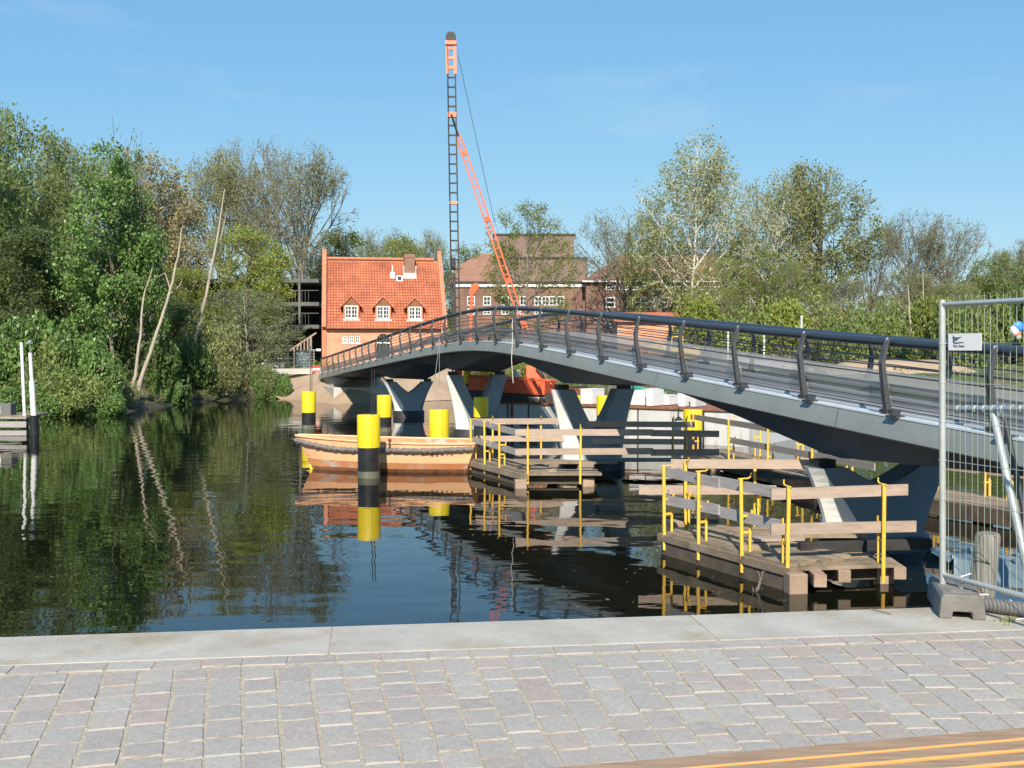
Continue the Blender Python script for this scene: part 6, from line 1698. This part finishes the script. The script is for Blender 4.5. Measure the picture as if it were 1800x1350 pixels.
# brace of ribbed tubes behind the panel
o = thing('tube_brace', 'bent scaffold tubes propped behind the mesh fence, with a slanting leg', 'brace', W(1740, 725, 7.4))
a, c = W(1681, 719, 7.9), W(1880, 719, 6.9)
b = MB(); b.tube([a, c], .026, 10); b.build('top_tube', MT['steel_lt'], o, True, 50)
for i in range(12): q = a.lerp(c, (i + .3) / 12); b = MB(); d = (c - a).normalized(); b.tube([q - d * .012, q + d * .012], .030, 10); b.build('tube_ring', MT['galv'], o)
b = MB(); b.tube([W(1746, 727, 7.55), W(1768, 830, 7.3), W(1800, 975, 7.0), W(1822, 1075, 6.8)], .027, 10); b.build('slant_tube', MT['galv'], o, True, 50)
b = MB(); b.tube([W(1766, 735, 7.7), W(1790, 850, 7.6), W(1815, 975, 7.5)], .02, 10); b.build('slant_tube', MT['bracket'], o, True, 50)
b = MB(); b.tube([W(1858, 720, 7.0), W(1850, 1000, 6.6)], .026, 10); b.build('leg_tube', MT['galv'], o, True, 50)
# bollard
p = WZ(1733, 1072, QZ); 
o = thing('wooden_bollard', 'weathered grey timber bollard behind the fence foot', 'bollard', (p.x, p.y + .08, QZ))
pt = W(1737, 936, p.y + .08)
b = MB(); rings = []
for z, r_ in ((-.1, .083), (.02, .083), (.3, .08), (pt.z - QZ - .03, .077), (pt.z - QZ - .006, .07), (pt.z - QZ + .004, .04)):
    rings.append([Vector((p.x + (pt.x - p.x) * z / (pt.z - QZ), p.y + .08, QZ + z)) + Vector((math.cos(a), math.sin(a), 0)) * (r_ * (1 + .03 * math.sin(a * 7))) for a in [2 * math.pi * i / 28 for i in range(28)]])
b.loft(rings); b.build('bollard_body', MT['bollard'], o, True, 50)
b = MB(); b.tube([Vector((p.x, p.y + .08, QZ)) + Vector((math.cos(a) * .083, math.sin(a) * .083, .34 - .05 * math.cos(a * 1.0 + .8))) for a in [R(170 + i * 14) for i in range(15)]], .004, 5); b.build('wire_loop', MT['dark'], o)
# sheets and pipes stacked behind
for i, (px, py, wd, mt, lab) in enumerate(((1766, 1018, 1.0, 'tarp', 'rumpled pale blue plastic sheeting right of the bollard'), (1690, 1008, .5, 'tarp', 'scrap of pale blue plastic sheeting left of the bollard'))):
    p = WZ(px, py, QZ + .1)
    o = thing('plastic_sheeting', lab, 'sheeting', (p.x, p.y + .25, QZ))
    b = MB(); rings = []
    for j in range(9):
        x = -wd / 2 + wd * j / 8
        rings.append([Vector((p.x + .25 + x + .04 * math.sin(k), p.y + .35 - x * .3 + (k - 3) * .09, QZ + .01 + (.12 if mt else 0) * abs(math.sin(k * 1.3 + j * .9)) * (1 if 0 < k < 6 else .1) + .06 * (1 if 0 < k < 6 else 0))) for k in range(7)])
    b.loft(rings, cap=False, closed=False); b.build('sheet', MT[mt], o, True, 70)
p = WZ(1775, 1068, QZ + .05)
o = thing('drain_pipe', 'grey plastic pipe lying on the quay beside the bollard', 'pipe', (p.x, p.y, QZ))
b = MB(); d = Vector((.75, -.55, 0)).normalized(); b.tube([p - d * .14, p + d * 1.6], .045, 14); b.build('pipe_body', MT['plas'], o, True, 50)
b = MB(); b.tube([p - d * .0 + Vector((0, 0, .05)), p + Vector((.05, -.07, .0)), p + Vector((.1, -.1, -.04)), p + Vector((-.02, -.12, -.045))], .004, 5); b.build('white_tape', MT['white'], o)
o = thing('white_ribbon', 'loose white ribbon tied to the bottom rail of the fence', 'ribbon', FPt(.12, FZ))
b = MB(); q = FPt(.10, FZ + .03); b.tube([q + Vector((.1, -.02, .04)), q, q + Vector((.03, -.04, -.05)), q + Vector((.12, -.05, -.09)), q + Vector((.2, -.06, -.085))], [.004, .009, .009, .008, .003], 6); b.build('ribbon_band', MT['white'], o, True)
b = MB()
for i in range(26):
    p = WZ(1775 + rnd.gauss(0, 14), 1094 + rnd.gauss(0, 3), QZ); a = rnd.uniform(0, 6.28); b.add([p, p + Vector((.012 * math.cos(a), .012 * math.sin(a), .0)), p + Vector((.03 * math.cos(a + .3), .03 * math.sin(a + .3), rnd.uniform(.02, .05)))], [(0, 1, 2)])
tag(b.build('weeds', LF['yellowgreen']), 'little tuft of weeds on the quay near the pipe', 'weeds', kind='stuff')
b = MB()
for i in range(150):
    p = WZ(rnd.uniform(0, 1800), rnd.uniform(1120, 1345), QZ + .004); s = rnd.uniform(.002, .006)
    b.box(p, (s, s * rnd.uniform(.7, 1.4), s * .6), rnd.uniform(0, 3))
tag(b.build('grit', MT['coping']), 'pale grit scattered over the paving', 'grit', kind='stuff')
o = tag(MB().box(WZ(1548, 1075, QZ + .004), (.012, .16, .006), .55).build('twig', MT['bark'], org=WZ(1548, 1075, QZ)), 'single short twig lying on the coping', 'twig')

b = MB()
for i in range(170):
    q = Q(rnd.uniform(-6, 6), -abs(rnd.gauss(0, 3)) - 6.2, .006) if rnd.random() < .6 else Vector((rnd.gauss(2.5, 2), rnd.gauss(19, 4), .006))
    a = rnd.uniform(0, 6.28); r_ = rnd.uniform(.012, .035)
    b.add([q + Vector((r_ * math.cos(a + t), r_ * .6 * math.sin(a + t), 0)) for t in (0, 1.3, 3.1, 4.4)], [(0, 1, 2, 3)])
tag(b.build('floating_leaves', LF['tan']), 'scattered leaf litter floating on the canal', 'leaf litter', kind='stuff')
# ------------------------------------------------------------------ slatted bench in the lower right corner
BZ = QZ + .45
f0, f1 = WZ(1000, 1344, BZ), WZ(1800, 1277, BZ)
bd = (f1 - f0).normalized(); bi = Vector((bd.y, -bd.x, 0))
bench = thing('slatted_bench', 'long slatted timber bench cut by the lower right picture corner', 'bench', (f0.x, f0.y, QZ))
x = 0.0
for i in range(7):
    wd = .085 if i == 0 else .066
    p = f0 - bd * .22 + bi * (x + wd / 2); q = f0 + bd * 2.9 + bi * (x + wd / 2)
    b = MB(); b.bar(p + Vector((0, 0, -.022 - (.004 if i == 0 else 0))), q + Vector((0, 0, -.022)), wd, .044); b.build('slat', MT['slat'], bench, bevel=.004)
    x += wd + .019
for t in (.1, 1.3, 2.6):
    p = f0 + bd * t + bi * (x / 2); b = MB(); b.box((p.x, p.y, QZ + .2), (.08, x - .04, .40), math.atan2(bd.y, bd.x)); b.build('support', MT['galv'], bench)
